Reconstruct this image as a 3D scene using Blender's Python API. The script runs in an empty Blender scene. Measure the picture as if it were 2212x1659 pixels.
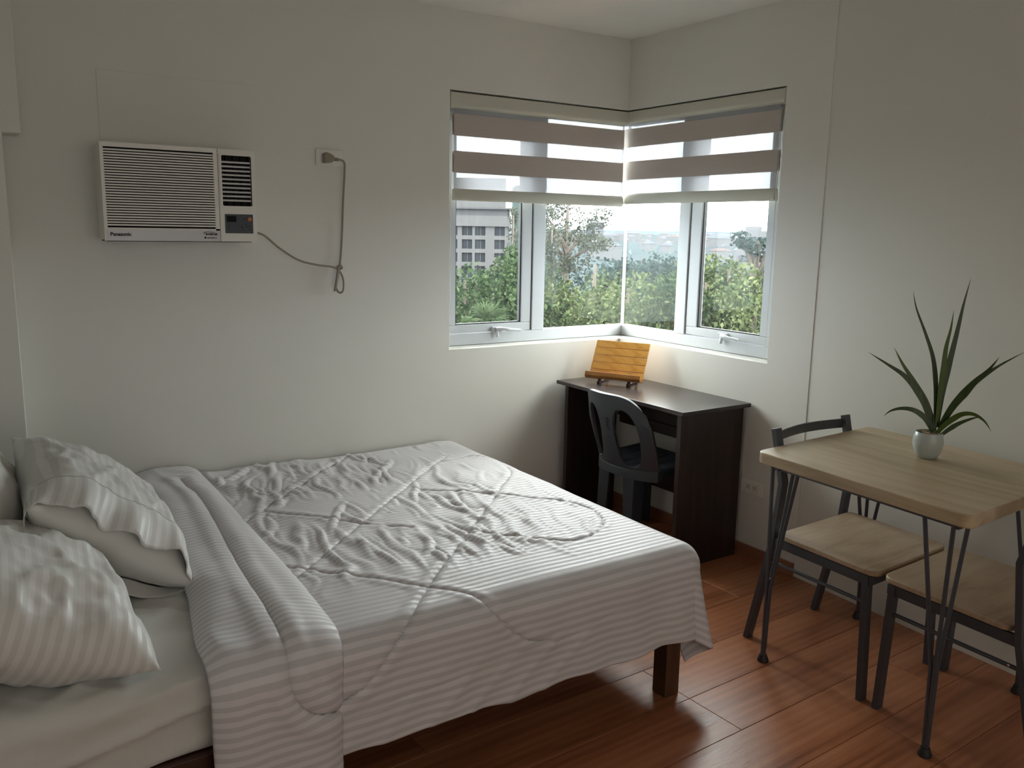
import bpy, bmesh, math, random
import numpy as np
from mathutils import Vector, Matrix
random.seed(7); RNG = np.random.default_rng(11)
S = bpy.context.scene
COL = S.collection
PI = math.pi

# ------------------------------------------------------------------ camera, world, light, exposure
def make_camera():
    x, y, z, yaw, pitch, roll, f = -2.99486502, -3.49000068, 1.46835089, .585383366, .177659796, .0179138243, 1854.32331
    fw = Vector((math.sin(yaw)*math.cos(pitch), math.cos(yaw)*math.cos(pitch), -math.sin(pitch)))
    r0 = Vector((math.cos(yaw), -math.sin(yaw), 0)); u0 = r0.cross(fw)
    r = r0*math.cos(roll)+u0*math.sin(roll); u = -r0*math.sin(roll)+u0*math.cos(roll)
    cd = bpy.data.cameras.new('camera'); c = bpy.data.objects.new('camera', cd); COL.objects.link(c)
    cd.sensor_fit = 'HORIZONTAL'; cd.sensor_width = 36.0; cd.lens = f/2212*36.0
    cd.clip_start = .05; cd.clip_end = 20000
    m = Matrix(((r.x, u.x, -fw.x, x), (r.y, u.y, -fw.y, y), (r.z, u.z, -fw.z, z), (0, 0, 0, 1)))
    c.matrix_world = m
    S.camera = c
make_camera()
SKY = 16.3
def make_world():
    w = bpy.data.worlds.new('overcast_sky'); S.world = w; w.use_nodes = True
    nt = w.node_tree; nt.nodes.clear()
    out = nt.nodes.new('ShaderNodeOutputWorld'); bg = nt.nodes.new('ShaderNodeBackground')
    tc = nt.nodes.new('ShaderNodeTexCoord'); sp = nt.nodes.new('ShaderNodeSeparateXYZ')
    rp = nt.nodes.new('ShaderNodeValToRGB')
    rp.color_ramp.elements[0].position = 0.0; rp.color_ramp.elements[0].color = (.60, .66, .72, 1)
    rp.color_ramp.elements[1].position = .5; rp.color_ramp.elements[1].color = (1.0, .99, .97, 1)
    e = rp.color_ramp.elements.new(.12); e.color = (.80, .84, .88, 1)
    nt.links.new(tc.outputs['Generated'], sp.inputs[0]); nt.links.new(sp.outputs['Z'], rp.inputs[0])
    nt.links.new(rp.outputs[0], bg.inputs['Color']); bg.inputs['Strength'].default_value = SKY
    nt.links.new(bg.outputs[0], out.inputs[0])
make_world()
def portal(name, loc, rot, sx, sy):
    l = bpy.data.lights.new(name, 'AREA'); l.shape = 'RECTANGLE'; l.size = sx; l.size_y = sy
    l.cycles.is_portal = True
    o = bpy.data.objects.new(name, l); COL.objects.link(o); o.location = loc; o.rotation_euler = rot
portal('window_portal', (-.44, .2, 1.5), (-PI/2, 0, 0), 1.28, 1.25)
portal('window_portal', (.2, -.42, 1.5), (PI/2, 0, PI/2), 1.24, 1.25)
def fill_light(name, loc, rot, sx, sy, power, color):
    l = bpy.data.lights.new(name, 'AREA'); l.shape = 'RECTANGLE'; l.size = sx; l.size_y = sy; l.energy = power; l.color = color
    o = bpy.data.objects.new(name, l); COL.objects.link(o); o.location = loc; o.rotation_euler = rot
# added fill lamp behind the camera, brightens the sides that face it
fill_light('rear_fill_light', (-2.1, -5.55, 1.45), (PI/2, 0, 0), 3.2, 1.7, 17, (1.0, .96, .90))
S.view_settings.view_transform = 'Standard'; S.view_settings.look = 'None'
S.view_settings.exposure = 0.12; S.view_settings.gamma = 1.0; S.view_settings.use_curve_mapping = False
S.cycles.use_denoising = True
S.cycles.max_bounces = 6; S.cycles.diffuse_bounces = 3; S.cycles.glossy_bounces = 3; S.cycles.transparent_max_bounces = 10
S.cycles.use_adaptive_sampling = True; S.cycles.adaptive_threshold = .12; S.cycles.adaptive_min_samples = 36; S.cycles.use_light_tree = False
S.cycles.sample_clamp_indirect = 8.0
S.cycles.caustics_reflective = False; S.cycles.caustics_refractive = False

# ------------------------------------------------------------------ helpers
WL = {}
def link(name, me, mat=None, parent=None, smooth=False, kind=None):
    """verts are given in world space; the origin is moved to the bottom centre"""
    n = len(me.vertices); co = np.empty(n*3, 'f'); me.vertices.foreach_get('co', co); co = co.reshape(-1, 3)
    lo, hi = co.min(0), co.max(0); c = np.array([(lo[0]+hi[0])/2, (lo[1]+hi[1])/2, lo[2]])
    me.vertices.foreach_set('co', (co-c).astype('f').ravel()); me.update()
    o = bpy.data.objects.new(name, me); COL.objects.link(o)
    if mat and not me.materials: me.materials.append(mat)
    pl = np.zeros(3)
    if parent is not None: o.parent = parent; pl = WL[parent.name]
    o.location = Vector((c-pl).tolist()); WL[o.name] = c
    if smooth: me.polygons.foreach_set('use_smooth', [True]*len(me.polygons))
    if kind: o['kind'] = kind
    return o
def thing(name, label, cat, loc, group=None):
    o = bpy.data.objects.new(name, None); COL.objects.link(o); o.empty_display_size = .1
    o.location = loc; WL[o.name] = np.array(loc, float); o['label'] = label; o['category'] = cat
    if group: o['group'] = group
    return o
def tag(o, label, cat, group=None):
    o['label'] = label; o['category'] = cat
    if group: o['group'] = group
    return o
def structure(o): o['kind'] = 'structure'; return o
def mesh(verts, faces, name='m'):
    me = bpy.data.meshes.new(name); me.from_pydata([tuple(v) for v in verts], [], faces); me.update(); return me
class MB:
    """collects shapes for ONE mesh"""
    def __init__(s): s.v = []; s.f = []
    def add(s, V, F):
        k = len(s.v); s.v += [tuple(map(float, v)) for v in V]; s.f += [tuple(i+k for i in f) for f in F]; return s
    def box(s, a, b, T=None):
        x0, y0, z0 = a; x1, y1, z1 = b
        V = [(x0,y0,z0),(x1,y0,z0),(x1,y1,z0),(x0,y1,z0),(x0,y0,z1),(x1,y0,z1),(x1,y1,z1),(x0,y1,z1)]
        if T: V = [T(v) for v in V]
        return s.add(V, [(0,3,2,1),(4,5,6,7),(0,1,5,4),(1,2,6,5),(2,3,7,6),(3,0,4,7)])
    def beam(s, p, q, w, h, up=(0,0,1)):
        p, q = Vector(p), Vector(q); d = (q-p).normalized(); upv = Vector(up)
        a = d.cross(upv).normalized(); b = a.cross(d).normalized()
        V = []
        for c in (p, q):
            for sx, sy in ((-1,-1),(1,-1),(1,1),(-1,1)): V.append(c+a*(sx*w/2)+b*(sy*h/2))
        return s.add(V, [(0,1,2,3),(7,6,5,4),(0,4,5,1),(1,5,6,2),(2,6,7,3),(3,7,4,0)])
    def bar(s, pts, w, h, up=(0,0,1)):
        """mitred flat bar through points"""
        pts = [Vector(p) for p in pts]; n = len(pts); V = []; F = []
        for i, p in enumerate(pts):
            d = ((pts[min(i+1,n-1)]-p).normalized()+(p-pts[max(i-1,0)]).normalized()).normalized() if 0 < i < n-1 else (pts[min(i+1,n-1)]-pts[max(i-1,0)]).normalized()
            a = d.cross(Vector(up)).normalized(); b = a.cross(d).normalized()
            for sx, sy in ((-1,-1),(1,-1),(1,1),(-1,1)): V.append(p+a*(sx*w/2)+b*(sy*h/2))
        for i in range(n-1):
            for k in range(4): F.append((i*4+k, i*4+(k+1)%4, i*4+4+(k+1)%4, i*4+4+k))
        F += [(3,2,1,0), tuple((n-1)*4+k for k in range(4))]
        return s.add(V, F)
    def tube(s, pts, r, seg=10, closed=False):
        pts = [Vector(p) for p in pts]; n = len(pts); V = []; F = []; ref = None
        rr = r if hasattr(r, '__len__') else [r]*n
        for i, p in enumerate(pts):
            d = (pts[min(i+1,n-1)]-pts[max(i-1,0)]).normalized()
            if ref is None: ref = Vector((0,0,1)) if abs(d.z) < .9 else Vector((1,0,0))
            a = (ref-d*ref.dot(d)).normalized(); ref = a; b = d.cross(a)
            for k in range(seg):
                t = 2*PI*k/seg; V.append(p+a*(rr[i]*math.cos(t))+b*(rr[i]*math.sin(t)))
        for i in range(n-1):
            for k in range(seg): F.append((i*seg+k, i*seg+(k+1)%seg, (i+1)*seg+(k+1)%seg, (i+1)*seg+k))
        F += [tuple(reversed(range(seg))), tuple((n-1)*seg+k for k in range(seg))]
        return s.add(V, F)
    def lathe(s, c, prof, seg=32, axis='z', T=None):
        V = []; F = []; n = len(prof)
        for r, h in prof:
            for k in range(seg):
                t = 2*PI*k/seg; v = (r*math.cos(t), r*math.sin(t), h)
                if axis == 'y': v = (v[0], -v[2], v[1])
                if axis == 'x': v = (-v[2], v[0], v[1])
                if T: v = T(v)
                V.append((c[0]+v[0], c[1]+v[1], c[2]+v[2]))
        for i in range(n-1):
            for k in range(seg): F.append((i*seg+k, i*seg+(k+1)%seg, (i+1)*seg+(k+1)%seg, (i+1)*seg+k))
        F += [tuple(reversed(range(seg))), tuple((n-1)*seg+k for k in range(seg))]
        return s.add(V, F)
    def poly(s, pts, off):
        """extrude a planar polygon by the vector off"""
        n = len(pts); V = [Vector(p) for p in pts]; V += [v+Vector(off) for v in V]
        return s.add(V, [tuple(range(n))[::-1], tuple(range(n, 2*n))]+[(i,(i+1)%n,(i+1)%n+n,i+n) for i in range(n)])
    def build(s, name, mat, parent=None, smooth=False, bevel=0, seg=2, kind=None):
        me = mesh(s.v, s.f, name)
        bm = bmesh.new(); bm.from_mesh(me); bmesh.ops.recalc_face_normals(bm, faces=bm.faces)
        bm.to_mesh(me); bm.free()
        o = link(name, me, mat, parent, smooth, kind)
        if bevel:
            m = o.modifiers.new('bevel', 'BEVEL'); m.width = bevel; m.segments = seg; m.limit_method = 'ANGLE'; m.angle_limit = .6
            me.polygons.foreach_set('use_smooth', [True]*len(me.polygons))
            w = o.modifiers.new('wn', 'WEIGHTED_NORMAL'); w.keep_sharp = False
        elif smooth:
            me.set_sharp_from_angle(angle=.7)
        return o
def text(body, size, origin, xd, yd, mat, parent, name='lettering', shear=0, depth=.0006, align='LEFT', bold=0):
    c = bpy.data.curves.new('t', 'FONT'); c.body = body; c.size = size; c.extrude = depth; c.shear = shear
    c.align_x = align; c.offset = bold; c.resolution_u = 4
    o = bpy.data.objects.new('t', c); COL.objects.link(o)
    bpy.context.view_layer.update()
    me = bpy.data.meshes.new_from_object(o.evaluated_get(bpy.context.evaluated_depsgraph_get()))
    bpy.data.objects.remove(o)
    X, Y = Vector(xd).normalized(), Vector(yd).normalized(); Z = X.cross(Y)
    me.transform(Matrix(((X.x,Y.x,Z.x,origin[0]),(X.y,Y.y,Z.y,origin[1]),(X.z,Y.z,Z.z,origin[2]),(0,0,0,1))))
    me.materials.clear()
    return link(name, me, mat, parent)

# numpy value noise
_P = RNG.random((256, 256))
def vnoise(x, y, seed=0):
    x = np.asarray(x, float)+seed*17.3; y = np.asarray(y, float)+seed*9.7
    xi = np.floor(x).astype(int); yi = np.floor(y).astype(int); fx = x-xi; fy = y-yi
    fx = fx*fx*(3-2*fx); fy = fy*fy*(3-2*fy)
    g = lambda a, b: _P[a % 256, b % 256]
    return (g(xi,yi)*(1-fx)*(1-fy)+g(xi+1,yi)*fx*(1-fy)+g(xi,yi+1)*(1-fx)*fy+g(xi+1,yi+1)*fx*fy)*2-1
def fbm(x, y, seed=0, o=3):
    r = 0; a = 1
    for k in range(o): r = r+a*vnoise(x*2**k, y*2**k, seed+k); a *= .5
    return r
def ridge(x, y, seed=0): return (1-np.abs(vnoise(x, y, seed)))**2
def sstep(a, b, x): t = np.clip((x-a)/(b-a), 0, 1); return t*t*(3-2*t)
def polydist(A, B, pts):
    d = np.full(A.shape, 9.); 
    for (x0, y0), (x1, y1) in zip(pts[:-1], pts[1:]):
        ex, ey = x1-x0, y1-y0; L = ex*ex+ey*ey+1e-12
        t = np.clip(((A-x0)*ex+(B-y0)*ey)/L, 0, 1); d = np.minimum(d, np.hypot(A-x0-t*ex, B-y0-t*ey))
    return d
def smoothline(pts, n=6):
    P = [np.array(p, float) for p in pts]; P = [2*P[0]-P[1]]+P+[2*P[-1]-P[-2]]; out = []
    for i in range(1, len(P)-2):
        for k in range(n):
            t = k/n; a, b, c, d = P[i-1:i+3]
            out.append(.5*((2*b)+(-a+c)*t+(2*a-5*b+4*c-d)*t*t+(-a+3*b-3*c+d)*t**3))
    out.append(P[-2]); return out
def grid_mesh(P, UV=None, name='m', closed_u=False):
    nu, nv = P.shape[:2]; idx = np.arange(nu*nv).reshape(nu, nv)
    F = np.stack([idx[:-1,:-1], idx[1:,:-1], idx[1:,1:], idx[:-1,1:]], -1).reshape(-1, 4)
    if closed_u: F = np.concatenate([F, np.stack([idx[-1,:-1], idx[0,:-1], idx[0,1:], idx[-1,1:]], -1).reshape(-1, 4)])
    me = bpy.data.meshes.new(name); me.vertices.add(nu*nv); me.vertices.foreach_set('co', P.reshape(-1).astype('f'))
    me.loops.add(F.size); me.loops.foreach_set('vertex_index', F.ravel().astype('i'))
    me.polygons.add(len(F)); me.polygons.foreach_set('loop_start', (np.arange(len(F))*4).astype('i'))
    me.update(calc_edges=True)
    if UV is not None:
        l = me.uv_layers.new(name='UVMap'); l.data.foreach_set('uv', UV.reshape(-1, 2)[F.ravel()].astype('f').ravel())
    me.validate(); return me
def normals(P):
    du = np.gradient(P, axis=0); dv = np.gradient(P, axis=1); n = np.cross(du, dv)
    return n/(np.linalg.norm(n, axis=-1, keepdims=True)+1e-12)

# ------------------------------------------------------------------ materials
MATS = {}
class NT:
    def __init__(s, name):
        s.m = bpy.data.materials.new(name); s.m.use_nodes = True; s.t = s.m.node_tree; s.n = s.t.nodes; s.l = s.t.links
        s.p = s.n['Principled BSDF']; s.out = s.n['Material Output']
    def node(s, t, **k):
        n = s.n.new(t)
        for a, b in k.items(): setattr(n, a, b)
        return n
    def math(s, op, a, b=None):
        n = s.node('ShaderNodeMath', operation=op)
        for i, v in enumerate((a, b)):
            if v is None: continue
            if hasattr(v, 'links'): s.l.new(v, n.inputs[i])
            else: n.inputs[i].default_value = v
        return n.outputs[0]
    def coord(s, kind='Object', scale=(1,1,1), rot=(0,0,0)):
        c = s.node('ShaderNodeTexCoord'); m = s.node('ShaderNodeMapping'); m.inputs['Scale'].default_value = scale; m.inputs['Rotation'].default_value = rot
        s.l.new(c.outputs[kind], m.inputs[0]); return m.outputs[0]
    def noise(s, vec, scale, detail=4, rough=.5, dist=0):
        n = s.node('ShaderNodeTexNoise'); n.inputs['Scale'].default_value = scale; n.inputs['Detail'].default_value = detail
        n.inputs['Roughness'].default_value = rough; n.inputs['Distortion'].default_value = dist
        if vec is not None: s.l.new(vec, n.inputs['Vector'])
        return n.outputs[0]
    def ramp(s, fac, stops):
        r = s.node('ShaderNodeValToRGB'); e = r.color_ramp.elements
        while len(e) > len(stops): e.remove(e[0])
        while len(e) < len(stops): e.new(.5)
        for q, (p, c) in zip(e, stops):
            q.position = p; q.color = (c, c, c, 1) if not hasattr(c, '__len__') else (*c, 1)
        s.l.new(fac, r.inputs[0]); return r.outputs[0]
    def mix(s, fac, a, b, mode='MIX'):
        n = s.node('ShaderNodeMix', data_type='RGBA', blend_type=mode)
        for sock, v in ((n.inputs[0], fac), (n.inputs[6], a), (n.inputs[7], b)):
            if hasattr(v, 'links'): s.l.new(v, sock)
            elif hasattr(v, '__len__'): sock.default_value = (*v, 1)
            else: sock.default_value = v
        return n.outputs[2]
    def bump(s, h, strength=.3, dist=.002, prev=None):
        b = s.node('ShaderNodeBump'); b.inputs['Strength'].default_value = strength; b.inputs['Distance'].default_value = dist
        s.l.new(h, b.inputs['Height'])
        if prev is not None: s.l.new(prev, b.inputs['Normal'])
        s.l.new(b.outputs[0], s.p.inputs['Normal']); return b.outputs[0]
    def set(s, **k):
        for a, v in k.items():
            a = {'color': 'Base Color', 'rough': 'Roughness', 'metal': 'Metallic', 'spec': 'Specular IOR Level', 'sheen': 'Sheen Weight', 'coat': 'Coat Weight'}[a]
            if hasattr(v, 'links'): s.l.new(v, s.p.inputs[a])
            elif hasattr(v, '__len__'): s.p.inputs[a].default_value = (*v, 1)
            else: s.p.inputs[a].default_value = v
        return s
def plain(name, color, rough=.5, metal=0, spec=.5, var=.04, scale=8, bump=0, bscale=200):
    t = NT(name); v = t.coord()
    n = t.noise(v, scale)
    c = t.mix(n, [max(0, x*(1-var)) for x in color], [min(1, x*(1+var)) for x in color])
    t.set(color=c, rough=rough, metal=metal, spec=spec)
    if bump: t.bump(t.noise(v, bscale, 3), bump, .001)
    return t.m
def wall_paint(name, color):
    t = NT(name); v = t.coord()
    a = t.noise(v, 1.3, 3); b = t.noise(v, 7, 5)
    c = t.mix(a, [x*.965 for x in color], [min(1, x*1.03) for x in color])
    t.set(color=c, rough=t.ramp(b, [(.3, .55), (.7, .7)]), spec=.35)
    n1 = t.bump(t.noise(v, 5, 4, .6), .12, .005)
    t.bump(t.noise(v, 160, 3), .12, .0006, n1)
    return t.m
M = {}
M['wall'] = wall_paint('wall_paint', (.80, .785, .725))
M['ceiling'] = wall_paint('ceiling_paint', (.85, .83, .77))
M['white_frame'] = plain('white_aluminium', (.53, .55, .57), .38, var=.02)
M['gasket'] = plain('rubber_gasket', (.03, .03, .03), .6)
M['plastic'] = plain('white_plastic', (.84, .82, .75), .4, var=.02)
M['plastic_grey'] = plain('vane_plastic', (.62, .62, .62), .4, var=.02)
M['silver'] = plain('silver_panel', (.45, .45, .46), .35, metal=.3, var=.02)
M['dark_inside'] = plain('dark_cavity', (.02, .02, .018), .8)
M['black_print'] = plain('black_print', (.010, .010, .010), .8, spec=.05)
M['panel_grey'] = plain('control_panel', (.10, .105, .12), .6, spec=.15)
M['screen'] = plain('display_window', (.008, .012, .012), .5, spec=.1)
M['orange_button'] = plain('orange_button', (.50, .17, .03), .45)
M['cord'] = plain('beige_cord', (.30, .26, .20), .55)
M['plate'] = plain('outlet_plate', (.86, .84, .78), .4, var=.02)
M['metal'] = plain('graphite_metal', (.068, .072, .083), .42, metal=.25, var=.15, scale=20)
M['foot'] = plain('rubber_foot', (.02, .02, .022), .5)
M['screw'] = plain('screw_steel', (.6, .6, .6), .25, metal=1)
M['chair_plastic'] = plain('charcoal_plastic', (.036, .041, .050), .42, var=.1, scale=5, bump=.05, bscale=300)
M['valance'] = plain('cream_valance', (.62, .60, .50), .5, var=.02)
M['stitch'] = plain('stitch_thread', (.45, .44, .42), .7)
M['pot'] = plain('celadon_ceramic', (.50, .54, .51), .22, var=.05)
M['soil'] = plain('dark_soil', (.03, .022, .015), .9)
M['pebble'] = plain('tan_pebbles', (.40, .29, .18), .7, var=.3, scale=40)
def mat_floor():
    t = NT('laminate_planks'); oi = t.node('ShaderNodeObjectInfo'); c = t.node('ShaderNodeTexCoord')
    add = t.node('ShaderNodeVectorMath', operation='ADD'); cmb = t.node('ShaderNodeCombineXYZ')
    r = t.math('MULTIPLY', oi.outputs['Random'], 37.0)
    t.l.new(r, cmb.inputs[0]); t.l.new(r, cmb.inputs[1]); t.l.new(c.outputs['Object'], add.inputs[0]); t.l.new(cmb.outputs[0], add.inputs[1])
    mp = t.node('ShaderNodeMapping'); mp.inputs['Scale'].default_value = (.9, 9, 1); t.l.new(add.outputs[0], mp.inputs[0])
    mp2 = t.node('ShaderNodeMapping'); mp2.inputs['Scale'].default_value = (3, 90, 1); t.l.new(add.outputs[0], mp2.inputs[0])
    n1 = t.noise(mp.outputs[0], 1.0, 3, .5, .25); n2 = t.noise(mp2.outputs[0], 1.5, 5, .6)
    w = t.node('ShaderNodeTexWave', wave_type='BANDS', bands_direction='Y'); w.inputs['Scale'].default_value = 1.1; w.inputs['Distortion'].default_value = 7
    w.inputs['Detail'].default_value = 1; w.inputs['Detail Scale'].default_value = .6; t.l.new(mp.outputs[0], w.inputs[0])
    f = t.math('ADD', t.math('MULTIPLY', n1, .68), t.math('MULTIPLY', w.outputs[1], .07)); f = t.math('ADD', f, t.math('MULTIPLY', n2, .25))
    base = t.ramp(f, [(.34, (.24, .080, .036)), (.5, (.41, .155, .071)), (.68, (.54, .230, .112))])
    tone = t.ramp(oi.outputs['Random'], [(0, .93), (1, 1.06)])
    col = t.mix(1.0, base, tone, 'MULTIPLY')
    v = t.coord('Object', (6, 60, 1))
    t.set(color=col, rough=t.ramp(n2, [(.3, .27), (.75, .37)]), spec=.5)
    n = t.bump(t.noise(v, 3, 4), .30, .0014)
    t.bump(t.noise(mp.outputs[0], 2.0, 2), .10, .003, n)
    return t.m
M['floor'] = mat_floor()
def wood(name, dark, mid, light, scale=(1.5, 14, 14), rough=.45, axis=0, ring=.25, rot=(0, 0, 0)):
    t = NT(name); v = t.coord('Object', scale, rot)
    n1 = t.noise(v, 1.2, 5, .6, .8); n2 = t.noise(v, 6, 6, .65)
    f = t.math('ADD', t.math('MULTIPLY', n1, 1-ring), t.math('MULTIPLY', n2, ring))
    t.set(color=t.ramp(f, [(.34, dark), (.5, mid), (.66, light)]), rough=rough)
    t.bump(n2, .12, .0008)
    return t.m
R35 = math.radians(-3.5)
M['oak'] = wood('pale_oak_laminate', (.36, .255, .14), (.50, .385, .235), (.60, .475, .315), (9, .8, 9), .42, rot=(0, 0, R35))
M['oak_seat'] = wood('pale_oak_seat', (.33, .225, .135), (.47, .345, .23), (.55, .42, .29), (1.3, 9, 9), .45, rot=(0, 0, R35))
M['espresso'] = wood('espresso_laminate', (.016, .009, .008), (.030, .017, .014), (.045, .027, .022), (10, 10, 1.0), .38)
M['espresso_top'] = wood('espresso_top', (.030, .022, .021), (.040, .030, .029), (.050, .038, .036), (9, 1, 9), .24)
M['bedwood'] = wood('dark_bed_wood', (.035, .015, .008), (.075, .035, .018), (.12, .06, .03), (12, 12, 1.2), .35)
M['bedrail'] = wood('dark_rail_wood', (.030, .010, .006), (.050, .018, .010), (.075, .028, .016), (1.2, 12, 12), .35)
M['baseboard'] = wood('brown_baseboard', (.24, .10, .05), (.32, .14, .075), (.38, .18, .10), (12, 1.5, 12), .4)
M['amber_wood'] = wood('amber_pine', (.50, .22, .035), (.66, .32, .06), (.74, .40, .10), (12, 2, 12), .32)
M['amber_edge'] = wood('amber_lip', (.26, .10, .02), (.36, .15, .035), (.44, .20, .05), (12, 2, 12), .32)
def fabric(name, c1, c2, period=0, axis=1, rough=(.5, .75), weave=900, sheen=.15, bump=.15, translucent=0):
    t = NT(name)
    if period:
        uv = t.node('ShaderNodeUVMap'); sp = t.node('ShaderNodeSeparateXYZ'); t.l.new(uv.outputs[0], sp.inputs[0])
        s_ = t.math('SINE', t.math('MULTIPLY', sp.outputs[axis], 2*PI/period))
        f = t.ramp(t.math('ADD', t.math('MULTIPLY', s_, .5), .5), [(.40, 0.), (.60, 1.)])
        t.set(color=t.mix(f, c1, c2), rough=t.ramp(f, [(0, rough[1]), (1, rough[0])]))
    else:
        t.set(color=t.mix(t.noise(t.coord(), 6), c1, c2), rough=rough[1])
    t.set(sheen=sheen, spec=.3)
    v = t.coord('Object', (1, 1, 1))
    n = t.bump(t.noise(v, 14, 5, .6), bump, .006)
    t.bump(t.noise(v, weave, 2), .15, .0004, n)
    return t.m
M['comforter'] = fabric('satin_stripe_comforter', (.605, .585, .598), (.75, .725, .735), .0235, 1, (.40, .62))
M['comforter_in'] = fabric('comforter_lining', (.60, .58, .57), (.64, .61, .60))
M['sheet'] = fabric('fitted_sheet_cotton', (.67, .655, .615), (.71, .70, .66), 0, bump=.35)
M['pillow'] = fabric('satin_stripe_pillowcase', (.68, .67, .645), (.77, .76, .735), .026, 1, (.42, .66), bump=.2)
M['pillow_b'] = fabric('plain_pillow_cotton', (.70, .69, .65), (.76, .75, .70), bump=.2)
M['mattress'] = fabric('mattress_ticking', (.6, .6, .58), (.7, .7, .68))
def blind_band():
    t = NT('taupe_blind_fabric'); v = t.coord('Object', (3, 3, 200))
    d = t.node('ShaderNodeBsdfDiffuse'); tr = t.node('ShaderNodeBsdfTranslucent'); mx = t.node('ShaderNodeMixShader')
    c = t.mix(t.noise(v, 3, 3), (.56, .49, .44), (.62, .55, .50)); t.l.new(c, d.inputs[0]); t.l.new(c, tr.inputs[0])
    mx.inputs[0].default_value = .055; t.l.new(d.outputs[0], mx.inputs[1]); t.l.new(tr.outputs[0], mx.inputs[2]); t.l.new(mx.outputs[0], t.out.inputs[0])
    return t.m
M['band'] = blind_band()
def sheer():
    t = NT('sheer_blind_mesh'); v = t.coord('Object', (1, 1, 1))
    w = t.node('ShaderNodeTexWave', wave_type='BANDS', bands_direction='Z'); w.inputs['Scale'].default_value = 60; w.inputs['Distortion'].default_value = 2.5; w.inputs['Detail'].default_value = 1
    w.inputs['Detail Scale'].default_value = .4
    t.l.new(v, w.inputs[0])
    d = t.node('ShaderNodeBsdfDiffuse'); tl = t.node('ShaderNodeBsdfTranslucent'); tp = t.node('ShaderNodeBsdfTransparent')
    d.inputs[0].default_value = (.7, .7, .72, 1); tl.inputs[0].default_value = (.42, .42, .44, 1)
    m1 = t.node('ShaderNodeMixShader'); m1.inputs[0].default_value = .5; t.l.new(d.outputs[0], m1.inputs[1]); t.l.new(tl.outputs[0], m1.inputs[2])
    m2 = t.node('ShaderNodeMixShader'); t.l.new(t.ramp(w.outputs[1], [(.2, .68), (.8, .80)]), m2.inputs[0])
    t.l.new(tp.outputs[0], m2.inputs[1]); t.l.new(m1.outputs[0], m2.inputs[2]); t.l.new(m2.outputs[0], t.out.inputs[0])
    return t.m
M['sheer'] = sheer()
def glass():
    t = NT('window_glass'); tp = t.node('ShaderNodeBsdfTransparent'); tp.inputs[0].default_value = (.90, .93, .92, 1)
    g = t.node('ShaderNodeBsdfGlossy'); g.inputs['Roughness'].default_value = .02; g.inputs[0].default_value = (.9, .9, .9, 1)
    fr = t.node('ShaderNodeFresnel'); fr.inputs[0].default_value = 1.12
    m = t.node('ShaderNodeMixShader'); t.l.new(fr.outputs[0], m.inputs[0]); t.l.new(tp.outputs[0], m.inputs[1]); t.l.new(g.outputs[0], m.inputs[2])
    # a film of dust with streaks
    d = t.node('ShaderNodeBsdfTranslucent'); d.inputs[0].default_value = (.8, .8, .78, 1)
    n = t.noise(t.coord('Object', (30, 30, 1.2)), 1.5, 5, .6)
    m2 = t.node('ShaderNodeMixShader'); t.l.new(t.ramp(n, [(.45, .002), (.75, .009)]), m2.inputs[0]); t.l.new(m.outputs[0], m2.inputs[1]); t.l.new(d.outputs[0], m2.inputs[2])
    t.l.new(m2.outputs[0], t.out.inputs[0]); return t.m
M['glass'] = glass()
def leafmat(name, a, b, c):
    t = NT(name); g = t.node('ShaderNodeNewGeometry')
    col = t.ramp(g.outputs['Random Per Island'], [(0, a), (.55, b), (1, c)])
    d = t.node('ShaderNodeBsdfDiffuse'); tl = t.node('ShaderNodeBsdfTranslucent'); m = t.node('ShaderNodeMixShader'); m.inputs[0].default_value = .3
    t.l.new(col, d.inputs[0]); t.l.new(col, tl.inputs[0]); t.l.new(d.outputs[0], m.inputs[1]); t.l.new(tl.outputs[0], m.inputs[2]); t.l.new(m.outputs[0], t.out.inputs[0])
    return t.m
M['leaf_green'] = leafmat('bright_leaves', (0.0074, 0.0136, 0.0074), (0.0260, 0.0409, 0.0198), (0.0527, 0.0713, 0.0372))
M['leaf_yellow'] = leafmat('yellow_green_leaves', (0.0161, 0.0226, 0.0096), (0.0484, 0.0629, 0.0274), (0.0967, 0.1088, 0.0532))
M['leaf_olive'] = leafmat('olive_needles', (.022, .026, .021), (.042, .047, .036), (.072, .074, .056))
M['leaf_dark'] = leafmat('blue_green_leaves', (0.0136, 0.0211, 0.0211), (0.0260, 0.0372, 0.0347), (0.0403, 0.0546, 0.0496))
M['leaf_far'] = leafmat('hazed_distant_leaves', (.060, .078, .080), (.076, .096, .096), (.094, .114, .112))  # pale bluish tint is distance haze put into the leaf colour
M['bark'] = plain('bark', (.07, .055, .045), .9, var=.3)
M['concrete'] = plain('pale_concrete', (.066, .064, .065), 1.0, spec=0.0, var=.1, scale=.3)
M['concrete_d'] = plain('grey_concrete', (.050, .050, .052), 1.0, spec=0.0, var=.1, scale=.3)
M['win_far'] = plain('dark_window_glass', (.011, .013, .017), .5, spec=.1, var=.3, scale=.5)
M['far_white'] = plain('white_far_wall', (.088, .088, .093), 1.0, spec=0.0, var=.06, scale=.02)
M['far_grey'] = plain('grey_far_wall', (.056, .059, .066), 1.0, spec=0.0, var=.06, scale=.02)
M['far_roof'] = plain('red_far_roof', (.060, .050, .050), 1.0, spec=0.0, var=.1, scale=.02)
M['ground'] = plain('far_ground', (.034, .042, .046), 1.0, spec=0.0, var=.2, scale=.01)
M['teal_net'] = plain('teal_safety_net', (.042, .056, .054), 1.0, spec=0.0, var=.1, scale=.2)
M['hill'] = plain('hazed_hill', (.098, .115, .130), 1.0, spec=0.0, var=.08, scale=.002)  # hill colour carries the pale blue haze of the horizon
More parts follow.
